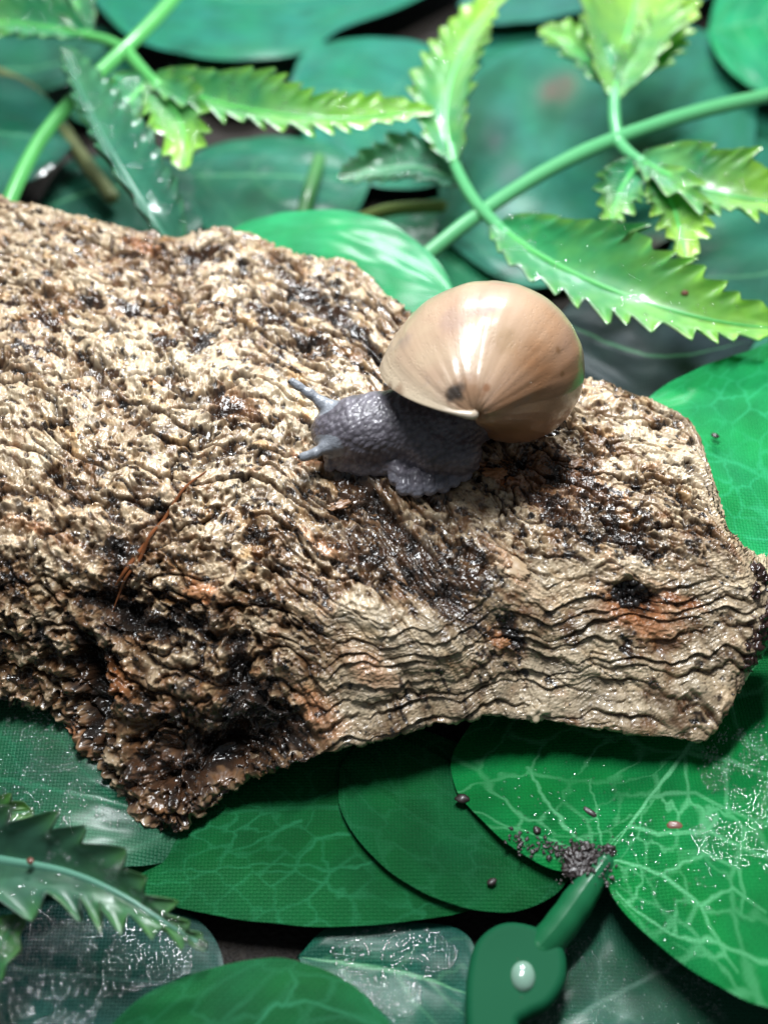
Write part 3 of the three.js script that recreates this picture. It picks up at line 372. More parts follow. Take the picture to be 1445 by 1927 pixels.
// rows of tubercles that slant back from the head, and broader furrows
const bodyCell = (x, y, z) => { const a = 0.75 * x + 0.5 * z - 0.3 * y, b = -0.35 * x + 0.5 * z - 0.75 * y, w = worley(a / 0.85 + 0.25 * noise(x / 2, y / 2, z / 2), b / 1.25 + 40); return [Math.min(1, w[0]), noise(a / 1.25, b / 4.5, 3.3)]; };
const tips = [Ph(551, 719, 11.7), Ph(569, 860, 4.8)].map((p) => p.multiplyScalar(1000)), roots = [Ph(630, 778, 8), Ph(640, 830, 6.6)].map((p) => p.multiplyScalar(1000));
const bodyThin = (x, y, z) => { let m = 1; for (let i = 0; i < 2; i++) { const t = tips[i], r = roots[i], l = r.distanceTo(t), k = ((x - t.x) * (r.x - t.x) + (y - t.y) * (r.y - t.y) + (z - t.z) * (r.z - t.z)) / l / l; const q = clamp(k, 0, 1.15), dd = Math.hypot(x - t.x - (r.x - t.x) * q, y - t.y - (r.y - t.y) * q, z - t.z - (r.z - t.z) * q); if (k < 1.15 && dd < 2.6) m = Math.min(m, 0.25 + 0.75 * sstep(0.85, 1.15, k)); } return m; };
{
  const lo = [1e9, 1e9, 1e9], hi = [-1e9, -1e9, -1e9]; for (const c of caps) for (const [p, r] of [[c.a, c.ra], [c.b, c.rb]]) ['x', 'y', 'z'].forEach((k, i) => { lo[i] = Math.min(lo[i], p[k] - r - 1); hi[i] = Math.max(hi[i], p[k] + r + 1); });
  const { pos, idx } = surfaceNets(lo, hi, 0.21, sdf), nor = new Float32Array(pos.length), col = new Float32Array(pos.length), uv = new Float32Array(pos.length / 3 * 2), e = 0.12;
  for (let i = 0; i < pos.length; i += 3) { const x = pos[i], y = pos[i + 1], z = pos[i + 2], f = sdf;
    const n = V(f(x + e, y, z) - f(x - e, y, z), f(x, y + e, z) - f(x, y - e, z), f(x, y, z + e) - f(x, y, z - e)).normalize(); n.toArray(nor, i);
    const g = y - PAD[0] - PAD[1] * x - PAD[2] * z, [w1] = bodyCell(x, y, z), thin = 1 - sstep(0.3, 0.9, bodyThin(x, y, z)), fr = (1 - sstep(1.6, 4.2, g)) * sstep(-14, -6, x - snailBase.x * 1000 + 6), m = fbm(x / 4, y / 4, z / 4, 3), mo = noise(x / .6, y / .6, z / .6);
    let c = [0.112, 0.1, 0.118]; const k = 1 + 0.45 * m + 0.25 * mo + 0.75 * (0.4 - w1); c = c.map((q) => q * k);
    c = c.map((q, j) => lerp(q, [0.26, 0.262, 0.31][j], clamp(0.65 * fr + 0.1 * m)));
    c = c.map((q, j) => lerp(q, [0.24, 0.26, 0.29][j], thin * 0.8));
    for (let j = 0; j < 3; j++) col[i + j] = c[j]; uv[i / 3 * 2] = x / 6; uv[i / 3 * 2 + 1] = (z - 0.7 * y) / 6; pos[i] *= MM; pos[i + 1] *= MM; pos[i + 2] *= MM; }
  const g = new THREE.BufferGeometry(); g.setAttribute('position', new THREE.BufferAttribute(pos, 3)); g.setAttribute('normal', new THREE.BufferAttribute(nor, 3)); g.setAttribute('color', new THREE.BufferAttribute(col, 3)); g.setAttribute('uv', new THREE.BufferAttribute(uv, 2)); g.setIndex(idx);
  const bt = dataTex(256, 256, (u, v) => { const a = worley(u * 26, v * 26); return [255 * clamp(1 - a[0] * 0.9)]; });
  const body = add('body', g, new THREE.MeshPhysicalMaterial({ vertexColors: true, roughness: 0.42, clearcoat: 0.5, clearcoatRoughness: 0.16, bumpMap: bt, bumpScale: 0.00007 }), snail);
  body.userData.label = 'dark grey wet wrinkled body with a paler frilled foot';
  for (const t of tips) { const q = t.clone().multiplyScalar(MM), o = lump(0.00036, 5, 0.1, 2); o.translate(q.x - 0.0006, q.y + 0.0003, q.z + 0.0002); add('eye', o, new THREE.MeshPhysicalMaterial({ color: new THREE.Color(0.02, 0.018, 0.02), roughness: 0.25 }), body); }
  // wet beads on the foot, the back and the shell
  const r = rng(77), ms = [], p3 = g.attributes.position, q = V(), nn = V(), zones = [[838, 830, 58, 20, 0.8], [720, 785, 70, 40, 0.1], [840, 905, 50, 12, 0.1]];
  for (let i = 0; i < p3.count; i++) { q.fromBufferAttribute(p3, i).add(snailBase); nn.fromBufferAttribute(g.attributes.normal, i); if (nn.dot(CF) > -0.2) continue; const [x, y] = proj(q); for (const [cx, cy, rx, ry, k] of zones) if (((x - cx) / rx) ** 2 + ((y - cy) / ry) ** 2 < 1 && r() < k * 0.045) ms.push(orient(q.clone(), nn, lerp(0.2, 0.42, r() * r()) * MM, 0.65)); }
  tag(instanced('water_beads', beadGeo, WATER, ms, ''), "tiny clear water beads on the snail's wet grey body", 'water');
  const sb = []; for (let i = 0; i < 40000 && sb.length < 300; i++) { const th = -r() * 3.2, s = r() * 6.28, p = shellW(th, s), n = shellW(th, s, 0.02).sub(p).normalize(); if (n.dot(CF) > -0.1) continue; const [x, y] = proj(p), k = Math.exp(-(((x - 850 - 0.35 * (700 - y)) / 45) ** 2) - (((y - 710) / 60) ** 2)); if (r() < 0.05 * k + 0.0008) sb.push(orient(p.addScaledVector(n, 0.02 * MM), n, lerp(0.16, 0.42, r() * r()) * MM, 0.42)); }
  tag(instanced('water_beads', beadGeo, WATER, sb, ''), 'tiny clear water beads on the tan shell', 'water');
}

// ---------------------------------------------------------------- leaves
const crv = (pts) => new THREE.CatmullRomCurve3(pts, false, 'centripetal');
const Pp = (a) => P(a[0], a[1], a[2]);
// a sheet with thickness over a grid of points f(t, s); returns geometry and a sampler
function sheet(M, N, f, thick, colorF) {
  const top = [], nor = []; for (let i = 0; i <= M; i++) for (let j = 0; j <= N; j++) top.push(f(i / M, j / N * 2 - 1));
  const at = (i, j) => top[clamp(i, 0, M) * (N + 1) + clamp(j, 0, N)];
  let flip = 0; for (let i = 0; i <= M; i++) for (let j = 0; j <= N; j++) { const n = at(i + 1, j).clone().sub(at(i - 1, j)).cross(at(i, j + 1).clone().sub(at(i, j - 1))); if (n.lengthSq() < 1e-20) n.set(0, 1, 0); n.normalize(); nor.push(n); flip += n.dot(CF) > 0 ? -1 : 1; }
  if (flip < 0) nor.forEach((n) => n.negate());
  const pos = [], uv = [], uv1 = [], col = [], idx = []; let lenV = Array(N + 1).fill(0); const W = N + 1, K = (M + 1) * W;
  for (const side of [0, -thick]) for (let i = 0; i <= M; i++) { let across = 0; for (let j = 0; j <= N; j++) { const o = i * W + j, p = top[o].clone().addScaledVector(nor[o], side); pos.push(p.x, p.y, p.z); uv.push(i / M, j / N); uv1.push(top[o].x / 0.0052, top[o].z / 0.0052); if (colorF) col.push(...colorF(i / M, j / N * 2 - 1, top[o])); } }
  const quad = (a, b, c, d, r) => (r ? idx.push(a, c, b, b, c, d) : idx.push(a, b, c, b, d, c)), fl = flip < 0;
  for (let i = 0; i < M; i++) for (let j = 0; j < N; j++) { const a = i * W + j; quad(a, a + W, a + 1, a + W + 1, fl); quad(K + a, K + a + W, K + a + 1, K + a + W + 1, !fl); }
  for (let i = 0; i < M; i++) for (const j of [0, N]) { const a = i * W + j; quad(a, a + W, K + a, K + a + W, (j === 0) !== fl ? true : false); }
  for (let j = 0; j < N; j++) for (const i of [0, M]) { const a = i * W + j; quad(a, a + 1, K + a, K + a + 1, (i === 0) === fl ? true : false); }
  const g = new THREE.BufferGeometry(); g.setAttribute('position', new THREE.Float32BufferAttribute(pos, 3)); g.setAttribute('uv', new THREE.Float32BufferAttribute(uv, 2)); g.setAttribute('uv1', new THREE.Float32BufferAttribute(uv1, 2)); if (colorF) g.setAttribute('color', new THREE.Float32BufferAttribute(col, 3)); g.setIndex(idx);
  const nn = []; for (const sg of [1, -1]) for (const n of nor) nn.push(n.x * sg, n.y * sg, n.z * sg); g.setAttribute('normal', new THREE.Float32BufferAttribute(nn, 3));
  return { geo: g, M, N, top, nor };
}
// woven cloth, printed veins
const weave = dataTex(256, 256, (u, v, i, j) => { const a = u * 8, b = v * 8, over = (Math.floor(a) + Math.floor(b)) % 2, x = a % 1 - 0.5, y = b % 1 - 0.5, h = over ? Math.cos(x * 3.1) * (0.65 + 0.35 * Math.cos(y * 3.1)) : Math.cos(y * 3.1) * (0.65 + 0.35 * Math.cos(x * 3.1)); return [255 * clamp(0.15 + 0.75 * h + 0.1 * noise(i / 3, j / 3, 1))]; });
weave.channel = 1;
const S255 = (c) => Math.round(255 * clamp(c <= 0.0031308 ? 12.92 * c : 1.055 * Math.pow(c, 1 / 2.4) - 0.055));
function clothMat(o, L) {
  const R = o.res ?? 340, veins = L.veins, seed = o.seed ?? 1, len = L.len, wid = L.wid;   // mm
  const map = dataTex(R, R, (t, v) => {
    const s = v * 2 - 1, X = t * len, Y = s * wid; let d = 0;
    const wob = 0.9 * noise(X / 4, Y / 4, seed) + 0.4 * noise(X / 1.6, Y / 1.6, seed + 5);
    if (o.midrib !== 0) d = Math.max(d, (o.midrib ?? 0.8) * (1 - sstep(0.2, 0.9 * (1.25 - t), Math.abs(Y + 0.4 * wob))));
    for (const q of veins) { for (let i = 0; i + 1 < q.length; i++) { const [ax, ay] = q[i], [bx, by] = q[i + 1], dx = bx - ax, dy = by - ay, px = X + wob * 0.8 - ax, py = Y + wob * 0.8 - ay; if (px > 14 || px < -14 || py > 14 || py < -14) { const k = clamp((px * dx + py * dy) / (dx * dx + dy * dy + 1e-9)); if (Math.hypot(px - dx * k, py - dy * k) > 3) continue; }
      const k = clamp((px * dx + py * dy) / (dx * dx + dy * dy + 1e-9)), e = Math.hypot(px - dx * k, py - dy * k), f = (i + k) / (q.length - 1); d = Math.max(d, (q.w ?? 0.65) * (1 - 0.6 * f) * (1 - sstep(0.12, (q.t ?? 0.62) * (1.1 - 0.7 * f) + 0.1, e))); } }
    if (o.net) { const w = worley((X + wob * 1.6) / o.net + seed * 3, (Y - wob * 1.6) / o.net), e = w[1] - w[0]; d = Math.max(d, (o.netK ?? 0.5) * (1 - sstep(0.02, 0.16, e)) * clamp(0.65 + 1.1 * fbm(X / 12, Y / 12, seed + 9, 2))); }
    const n = fbm(X / 9, Y / 9, seed + 20, 3), f = noise(X / 0.5, Y / 0.5, seed + 30), base = o.color, c = [0, 1, 2].map((k) => { let e = base[k] * (1 + 0.42 * n + 0.14 * f) * (k === 1 ? 1 : 1 + 0.35 * fbm(X / 15, Y / 15, seed + 60, 2)); e = lerp(e, (o.vein ?? [0.13, 0.42, 0.2])[k], d * (o.veinK ?? 0.8)); return e; });
    let r = c; for (const [cx, cy, cr, cc, ck] of L.patches) { const w = ck * Math.exp(-(((X - cx) / cr) ** 2) - ((Y - cy) / cr) ** 2) * clamp(0.8 + n); r = r.map((e, k) => lerp(e, cc[k], clamp(w))); }
    if (o.film) { const m = sstep(-0.05, 0.5, fbm(X / 7, Y / 7, seed + 40, 4) + o.film - 0.5) * (0.6 + 0.4 * f); r = r.map((e, k) => lerp(e, [0.24, 0.33, 0.29][k], clamp(m) * 0.55)); }
    return r.map(S255);
  }, true);
  map.wrapS = map.wrapT = THREE.ClampToEdgeWrapping;
  return new THREE.MeshPhysicalMaterial({ map, roughness: o.rough ?? 0.5, specularIntensity: o.spec ?? 0.5, bumpMap: weave, bumpScale: o.bump ?? 0.00018, clearcoat: o.coat ?? 0.35, clearcoatRoughness: o.coatR ?? 0.25, side: THREE.DoubleSide });
}
const allLeaves = {};
// o.mid / o.a / o.b: midrib and the two edges from base to tip as [photo x, photo y, height mm]
function clothLeaf(o) {
  const mid = crv(o.mid.map(Pp)), A = crv(o.a.map(Pp)), B = crv(o.b.map(Pp)), M = o.M ?? 56, N = 36, seed = o.seed ?? 1;
  const f = (t, s) => { const e = (s < 0 ? A : B).getPoint(t), m = mid.getPoint(t), k = Math.abs(s), p = m.lerp(e, k * (1 + 0.018 * Math.sin(Math.PI * t) * noise(t * 11, Math.sign(s) * 3.3, seed + 8))); p.y += MM * ((o.cup ?? 1.2) * (k * k - k) * -1.6 + (o.wave ?? (o.id.startsWith('bg_') ? 3.2 : 0.9)) * k * noise(t * 3.4 + seed * 3, s * 1.5, seed) + (o.ripple ?? 0.3) * noise(t * 9, s * 6, seed + 3)) * Math.sin(Math.PI * clamp(t * 0.9 + 0.07)); return p; };
  const sh = sheet(M, N, f, 0.0003);
  const len = mid.getLength() * 1000, wid = 500 * (f(0.5, -1).distanceTo(f(0.5, 1)));
  const cell = (x, y) => { let b = 1e12, q = 0; sh.top.forEach((p, i) => { const [u, v] = proj(p), d = (u - x) ** 2 + (v - y) ** 2; if (d < b) { b = d; q = i; } }); return [Math.floor(q / (N + 1)) / M * len, ((q % (N + 1)) / N * 2 - 1) * wid]; };
  const veins = []; if (o.veinsPx) for (const [w, t, ...q] of o.veinsPx) { const v = q.map(([x, y]) => cell(x, y)); v.w = w; v.t = t; veins.push(v); }
  const r = rng(seed * 91); for (let i = 0; i < (o.laterals ?? 0); i++) for (const sg of [-1, 1]) { const t0 = (i + 0.35 + 0.3 * r()) / (o.laterals + 0.6), v = []; for (let k = 0; k <= 6; k++) { const q = k / 6; v.push([(t0 + 0.26 * q * (1 - t0 * .4) + 0.1 * q * q) * len + 0.8 * (r() - 0.5), sg * q * wid * 0.94 + 0.9 * (r() - 0.5)]); } v.w = o.latK ?? 0.6; veins.push(v); }
  const L = { len, wid, veins, patches: (o.patches ?? []).map(([x, y, cr, c, k]) => [...cell(x, y), cr, c, k]) };
  const base = Pp(o.mid[0]), m = soloMesh(o.name ?? 'fabric_leaf', sh.geo, clothMat(o, L), base);
  tag(m, o.label, 'leaf', o.group); allLeaves[o.id] = sh; return m;
}
const MIST = new THREE.MeshPhysicalMaterial({ color: 0xffffff, roughness: 0.07, transmission: 1, ior: 2, thickness: 0 });
function beadsOn(sh, zones, pitch, size, seed, label, maxN = 4000) {   // beads sit in the meshes of the cloth
  const r = rng(seed), ms = [], { M, N, top, nor } = sh, len = top[0].distanceTo(top[M * (N + 1)]) * 1000 + 1; let tries = 0; const cells = new Set();
  const px = top.map((p) => proj(p));
  while (tries++ < 260000 && ms.length < maxN) { const a = r() * M, b = r() * N, i = Math.min(Math.floor(a), M - 1), j = Math.min(Math.floor(b), N - 1), o = i * (N + 1) + j, q = px[o]; let k = 0; for (const [x, y, rx, ry, w] of zones) { const d = ((q[0] - x) / rx) ** 2 + ((q[1] - y) / ry) ** 2; if (d < 1) k = Math.max(k, w * (1 - 0.6 * d)); } if (r() > k) continue;
    const fa = a - i, fb = b - j, p = top[o].clone().lerp(top[o + N + 1], fa).add(top[o + 1].clone().lerp(top[o + N + 2], fa).sub(top[o].clone().lerp(top[o + N + 1], fa)).multiplyScalar(fb)), X = Math.round(p.x * 1000 / pitch), Z = Math.round(p.z * 1000 / pitch + (X & 1) * 0.5), key = X + ',' + Z; if (cells.has(key)) continue; cells.add(key);
    if (noise(X / 6, Z / 6, seed) < -0.28) continue; p.x += (r() - .5) * pitch * 0.35 * MM; p.z += (r() - .5) * pitch * 0.35 * MM;
    ms.push(orient(p, nor[o], size * lerp(0.55, 1.25, r()) * MM * (r() < 0.03 ? 1.8 : 1), 0.6)); }
  if (!ms.length) return; tag(instanced('water_beads', beadGeo, MIST, ms, ''), label, 'water');
}
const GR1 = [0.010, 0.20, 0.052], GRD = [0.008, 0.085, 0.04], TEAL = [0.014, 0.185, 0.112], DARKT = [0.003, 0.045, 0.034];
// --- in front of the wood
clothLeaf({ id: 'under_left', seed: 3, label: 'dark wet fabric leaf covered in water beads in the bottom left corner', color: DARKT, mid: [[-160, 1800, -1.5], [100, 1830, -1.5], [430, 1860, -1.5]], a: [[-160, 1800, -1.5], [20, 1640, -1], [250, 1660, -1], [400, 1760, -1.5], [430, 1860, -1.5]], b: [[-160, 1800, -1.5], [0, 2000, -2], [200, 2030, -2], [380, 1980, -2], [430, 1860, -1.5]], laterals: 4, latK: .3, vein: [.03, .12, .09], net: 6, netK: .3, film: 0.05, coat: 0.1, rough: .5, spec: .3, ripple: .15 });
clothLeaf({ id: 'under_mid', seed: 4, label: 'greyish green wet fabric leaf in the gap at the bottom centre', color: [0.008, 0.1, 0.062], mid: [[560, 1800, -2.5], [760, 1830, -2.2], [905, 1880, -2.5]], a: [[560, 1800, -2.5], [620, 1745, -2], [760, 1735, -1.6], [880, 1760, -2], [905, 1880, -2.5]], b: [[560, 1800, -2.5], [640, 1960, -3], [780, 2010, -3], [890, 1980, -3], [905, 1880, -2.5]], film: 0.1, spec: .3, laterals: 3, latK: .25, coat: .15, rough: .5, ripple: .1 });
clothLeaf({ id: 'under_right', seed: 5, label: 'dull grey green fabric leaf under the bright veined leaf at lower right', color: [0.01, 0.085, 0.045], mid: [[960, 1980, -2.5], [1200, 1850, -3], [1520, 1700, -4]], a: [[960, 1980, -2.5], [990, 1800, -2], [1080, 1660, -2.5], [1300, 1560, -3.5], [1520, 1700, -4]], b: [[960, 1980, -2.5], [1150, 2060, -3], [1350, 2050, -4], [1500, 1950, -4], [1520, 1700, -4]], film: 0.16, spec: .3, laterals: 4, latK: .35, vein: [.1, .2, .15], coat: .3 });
clothLeaf({ id: 'long', seed: 6, label: 'broad dark green fabric leaf with netted veins below the front edge of the wood', color: [0.002, 0.09, 0.022], mid: [[1020, 1560, 0.7], [700, 1520, 1.7], [400, 1530, 1.7], [80, 1560, -0.3]], a: [[1020, 1560, 0.7], [930, 1690, 0.7], [800, 1730, 1.2], [600, 1742, 1.2], [440, 1730, 1.2], [280, 1690, 0.7], [150, 1625, -0.3], [80, 1560, -0.3]], b: [[1020, 1560, 0.7], [900, 1420, 0.7], [700, 1350, 0.7], [450, 1350, -0.3], [250, 1420, -0.3], [130, 1500, -0.3], [80, 1560, -0.3]], laterals: 0, midrib: .25, net: 5.2, netK: 0.42, veinsPx: [[.6, .45, [820, 1560], [760, 1600], [690, 1625], [620, 1640], [530, 1620], [420, 1625], [300, 1640]], [.6, .5, [690, 1560], [600, 1580], [560, 1640], [500, 1650]], [.5, .5, [560, 1540], [470, 1590], [400, 1620]]], vein: [.03, .26, .11], coat: 0, rough: .62, spec: .25, wave: .5, ripple: .1 });
clothLeaf({ id: 'fold', seed: 7, label: 'plain dark green fabric leaf tucked between the netted leaf and the veined leaf base', color: [0.002, 0.085, 0.021], mid: [[1085, 1640, 2.2], [860, 1580, 3.6], [640, 1440, 2.7]], a: [[1085, 1640, 2.2], [1035, 1690, 2.2], [960, 1716, 2.6], [875, 1708, 3], [770, 1665, 3.4], [690, 1600, 3.6], [640, 1520, 3.2], [640, 1440, 2.7]], b: [[1085, 1640, 2.2], [1000, 1560, 3.2], [900, 1470, 3.2], [780, 1400, 3.2], [700, 1380, 2.7], [640, 1440, 2.7]], midrib: .1, net: 7, netK: .25, vein: [.03, .2, .09], coat: 0, rough: .62, spec: .25, wave: .4, ripple: .1 });
clothLeaf({ id: 'left', seed: 8, label: 'bluish green fabric leaf beside the lower left foot of the wood', color: [0.008, 0.1, 0.045], mid: [[450, 1560, -1.5], [170, 1500, 6], [-120, 1440, 6]], a: [[450, 1560, -1.5], [290, 1490, 6], [180, 1400, 7], [60, 1320, 7.5], [-120, 1270, 7]], b: [[450, 1560, -1.5], [320, 1620, 1], [170, 1640, 5], [0, 1660, 5], [-120, 1670, 4]], midrib: .35, laterals: 3, latK: .25, vein: [.03, .3, .14], coat: .35, wave: .9, ripple: .2 });
const spray = [];
clothLeaf({ id: 'front_right', seed: 9, label: 'large bright green fabric leaf with pale branching veins at the lower right', color: [0.003, 0.165, 0.036], M: 70, spec: .15, mid: [[1128, 1630, 5.7], [1200, 1530, 7.2], [1300, 1400, 7.7], [1420, 1250, 6.2], [1520, 1080, 3.7]], a: [[1128, 1630, 5.7], [1050, 1640, 5.2], [960, 1592, 5.5], [880, 1515, 5.3], [850, 1440, 4.2], [900, 1340, 2.7], [1080, 1210, 2.2], [1300, 1120, 2.7], [1520, 1080, 3.7]], b: [[1128, 1630, 5.7], [1160, 1700, 5.7], [1245, 1785, 6.7], [1340, 1850, 8.7], [1450, 1900, 10.7], [1580, 1880, 11.7], [1680, 1700, 10.7], [1700, 1400, 7.7], [1650, 1200, 5.7], [1520, 1080, 3.7]], midrib: 0.75, veinsPx: [[.9, 1.0, [1120, 1610], [1070, 1560], [1030, 1500], [1000, 1440]], [.65, .6, [1110, 1610], [1030, 1580], [960, 1560], [890, 1530]], [.6, .5, [1130, 1590], [1120, 1530], [1110, 1470]], [.85, .85, [1150, 1620], [1240, 1640], [1310, 1700], [1370, 1790], [1390, 1840]], [.8, .8, [1160, 1680], [1250, 1750], [1340, 1775], [1445, 1800], [1500, 1800]], [.75, .75, [1140, 1600], [1240, 1570], [1340, 1580], [1440, 1620]], [.6, .5, [1310, 1700], [1380, 1680], [1445, 1720]], [.6, .5, [1250, 1640], [1320, 1600], [1390, 1640], [1400, 1720]], [.55, .5, [1220, 1500], [1320, 1500], [1445, 1540]], [.5, .5, [1290, 1420], [1380, 1430], [1470, 1470]], [.6, .5, [1180, 1700], [1210, 1640], [1190, 1600]], [.5, .45, [1370, 1790], [1310, 1800], [1260, 1770]], [.5, .5, [1260, 1750], [1270, 1690], [1310, 1700]], [.5, .45, [1340, 1580], [1350, 1530], [1330, 1500]]], net: 9, netK: .42, vein: [.15, .5, .24], veinK: 1, res: 768, coat: 0, rough: .55, wave: .8, ripple: .15 });
clothLeaf({ id: 'bottom', seed: 10, label: 'dark green fabric leaf with a rounded upper edge at the bottom centre', color: [0.003, 0.09, 0.024], mid: [[150, 1995, 4.5], [330, 1965, 6.5], [520, 1955, 7.5], [800, 2020, 4.5]], a: [[150, 1995, 4.5], [260, 1882, 5.5], [340, 1842, 6.5], [430, 1814, 7.1], [520, 1803, 7.5], [600, 1820, 7.5], [670, 1858, 6.5], [730, 1920, 5.5], [800, 2020, 4.5]], b: [[150, 1995, 4.5], [300, 2100, 4.5], [500, 2150, 5.5], [700, 2120, 4.5], [800, 2020, 4.5]], midrib: .4, veinsPx: [[.7, .6, [470, 1960], [520, 1890], [600, 1895], [680, 1920], [720, 1925]], [.5, .5, [530, 1890], [560, 1850], [540, 1820]]], net: 8, netK: .25, vein: [.04, .26, .13], coat: 0, rough: .6, spec: .3, ripple: .12 });
// --- behind and beside the wood
clothLeaf({ id: 'right', seed: 11, label: 'vivid green fabric leaf beyond the right end of the wood', color: [0.008, 0.27, 0.075], mid: [[1190, 800, 22], [1400, 880, 20], [1650, 1000, 16]], a: [[1190, 800, 22], [1225, 742, 23], [1310, 695, 24], [1400, 662, 24], [1500, 640, 23], [1620, 720, 20], [1650, 1000, 16]], b: [[1190, 800, 22], [1260, 950, 19], [1350, 1050, 17], [1450, 1110, 15], [1580, 1140, 14], [1650, 1000, 16]], midrib: .45, net: 5, netK: .6, vein: [.04, .46, .2], coat: .08, rough: .6, spec: .3, wave: 1.6 });
clothLeaf({ id: 'behind', seed: 12, label: 'smooth bright green fabric leaf rising behind the middle of the wood', color: [0.010, 0.26, 0.085], mid: [[400, 470, 24], [620, 480, 29], [860, 560, 27]], a: [[400, 470, 24], [450, 425, 26], [510, 405, 28], [570, 397, 29], [650, 397, 30], [725, 416, 30], [785, 455, 29], [830, 500, 28], [860, 560, 27]], b: [[400, 470, 24], [500, 560, 20], [650, 640, 18], [780, 660, 20], [860, 560, 27]], midrib: .1, net: 8, netK: .15, vein: [.03, .35, .16], coat: .3, rough: .5, wave: .3 });
const BG = 'teal green fabric leaves behind the wood';
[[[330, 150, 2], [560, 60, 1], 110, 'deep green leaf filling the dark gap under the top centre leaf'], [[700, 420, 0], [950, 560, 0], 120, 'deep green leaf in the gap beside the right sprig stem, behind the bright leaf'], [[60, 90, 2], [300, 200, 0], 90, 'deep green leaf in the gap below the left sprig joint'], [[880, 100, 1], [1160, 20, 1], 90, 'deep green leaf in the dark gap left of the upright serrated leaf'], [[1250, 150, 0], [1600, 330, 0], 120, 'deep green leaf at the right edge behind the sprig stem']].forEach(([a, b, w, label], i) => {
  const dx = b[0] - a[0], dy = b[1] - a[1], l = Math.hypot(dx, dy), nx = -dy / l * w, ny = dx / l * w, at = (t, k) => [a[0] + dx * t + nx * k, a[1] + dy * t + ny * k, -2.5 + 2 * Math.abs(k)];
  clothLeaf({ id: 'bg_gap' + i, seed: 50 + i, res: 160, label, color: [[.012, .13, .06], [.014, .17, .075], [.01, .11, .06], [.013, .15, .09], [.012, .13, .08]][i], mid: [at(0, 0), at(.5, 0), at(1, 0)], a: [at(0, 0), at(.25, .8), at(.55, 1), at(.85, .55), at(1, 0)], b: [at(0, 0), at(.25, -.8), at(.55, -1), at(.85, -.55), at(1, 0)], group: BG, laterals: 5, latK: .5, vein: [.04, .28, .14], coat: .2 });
});
clothLeaf({ id: 'bg_a', seed: 21, res: 192, label: 'dull teal fabric leaf across the top centre, behind the sprigs', color: TEAL, mid: [[150, -60, 6], [480, 0, 9], [900, -60, 6]], a: [[150, -60, 6], [190, 20, 7], [260, 80, 8], [360, 106, 8], [480, 112, 8], [580, 92, 8], [640, 50, 8], [760, 10, 7], [900, -60, 6]], b: [[150, -60, 6], [400, -200, 6], [700, -200, 6], [900, -60, 6]], group: BG, laterals: 4, latK: .15, coat: .15, rough: .5 });
clothLeaf({ id: 'bg_b', seed: 22, res: 192, label: 'dull teal fabric leaf between the two sprigs below the top leaf', color: TEAL, mid: [[540, 170, 4], [720, 180, 7], [900, 250, 3]], a: [[540, 170, 4], [570, 110, 6], [620, 80, 7], [720, 70, 8], [840, 100, 7], [900, 250, 3]], b: [[540, 170, 4], [590, 280, 3], [700, 340, 3], [820, 340, 3], [900, 250, 3]], group: BG, laterals: 4, latK: .2, coat: .15, rough: .5 });
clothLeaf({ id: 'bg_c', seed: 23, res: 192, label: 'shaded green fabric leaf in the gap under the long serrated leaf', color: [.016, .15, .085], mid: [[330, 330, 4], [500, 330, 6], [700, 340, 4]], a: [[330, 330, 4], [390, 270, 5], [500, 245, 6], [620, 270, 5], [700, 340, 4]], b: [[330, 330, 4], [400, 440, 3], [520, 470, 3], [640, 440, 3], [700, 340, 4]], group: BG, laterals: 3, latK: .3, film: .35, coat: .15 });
clothLeaf({ id: 'bg_d', seed: 24, res: 256, label: 'large dark teal fabric leaf with reddish stains behind the right sprig', color: [0.018, 0.16, 0.1], mid: [[820, 440, 1], [1060, 300, 5], [1420, 90, 4]], a: [[820, 440, 1], [840, 260, 3], [900, 130, 5], [1040, 60, 6], [1220, 30, 6], [1420, 90, 4]], b: [[820, 440, 1], [980, 540, 0], [1200, 480, 1], [1400, 330, 2], [1420, 90, 4]], group: BG, laterals: 5, latK: .3, vein: [.05, .2, .12], patches: [[1050, 170, 6, [.16, .06, .055], .8], [1235, 460, 6, [.12, .06, .055], .75], [1190, 310, 6, [.1, .055, .06], .7], [930, 260, 7, [.1, .1, .12], .7], [960, 330, 6, [.13, .16, .18], .6]], coat: .15, rough: .5 });
clothLeaf({ id: 'bg_e', seed: 25, res: 256, label: 'brighter green fabric leaf with pale veins in the top right corner', color: [.01, .26, .1], mid: [[1330, 60, 10], [1420, 40, 12], [1600, 0, 10]], a: [[1330, 60, 10], [1350, 110, 11], [1400, 150, 11], [1470, 180, 10], [1600, 160, 9], [1600, 0, 10]], b: [[1330, 60, 10], [1360, -30, 11], [1450, -90, 11], [1560, -80, 10], [1600, 0, 10]], group: BG, laterals: 4, latK: .6, coat: .3 });
clothLeaf({ id: 'bg_f', seed: 26, res: 192, label: 'grey teal fabric leaf at the top right, above the dark gap', color: [.03, .17, .125], mid: [[860, 10, 3], [1050, -40, 4], [1400, -60, 3]], a: [[860, 10, 3], [900, 48, 3], [1000, 40, 4], [1150, 10, 4], [1300, 5, 4], [1400, -60, 3]], b: [[860, 10, 3], [1000, -130, 3], [1200, -170, 3], [1400, -60, 3]], group: BG, coat: .15 });
clothLeaf({ id: 'bg_g', seed: 27, res: 192, label: 'dark glossy leaf with a bright wet spot at the left edge', color: [.012, .13, .08], mid: [[-120, 250, 14], [0, 250, 16], [140, 270, 13]], a: [[-120, 250, 14], [-40, 150, 15], [40, 160, 15], [110, 210, 14], [140, 270, 13]], b: [[-120, 250, 14], [-40, 370, 15], [40, 350, 15], [100, 320, 14], [140, 270, 13]], group: BG, coat: .9, coatR: .12, rough: .3 });
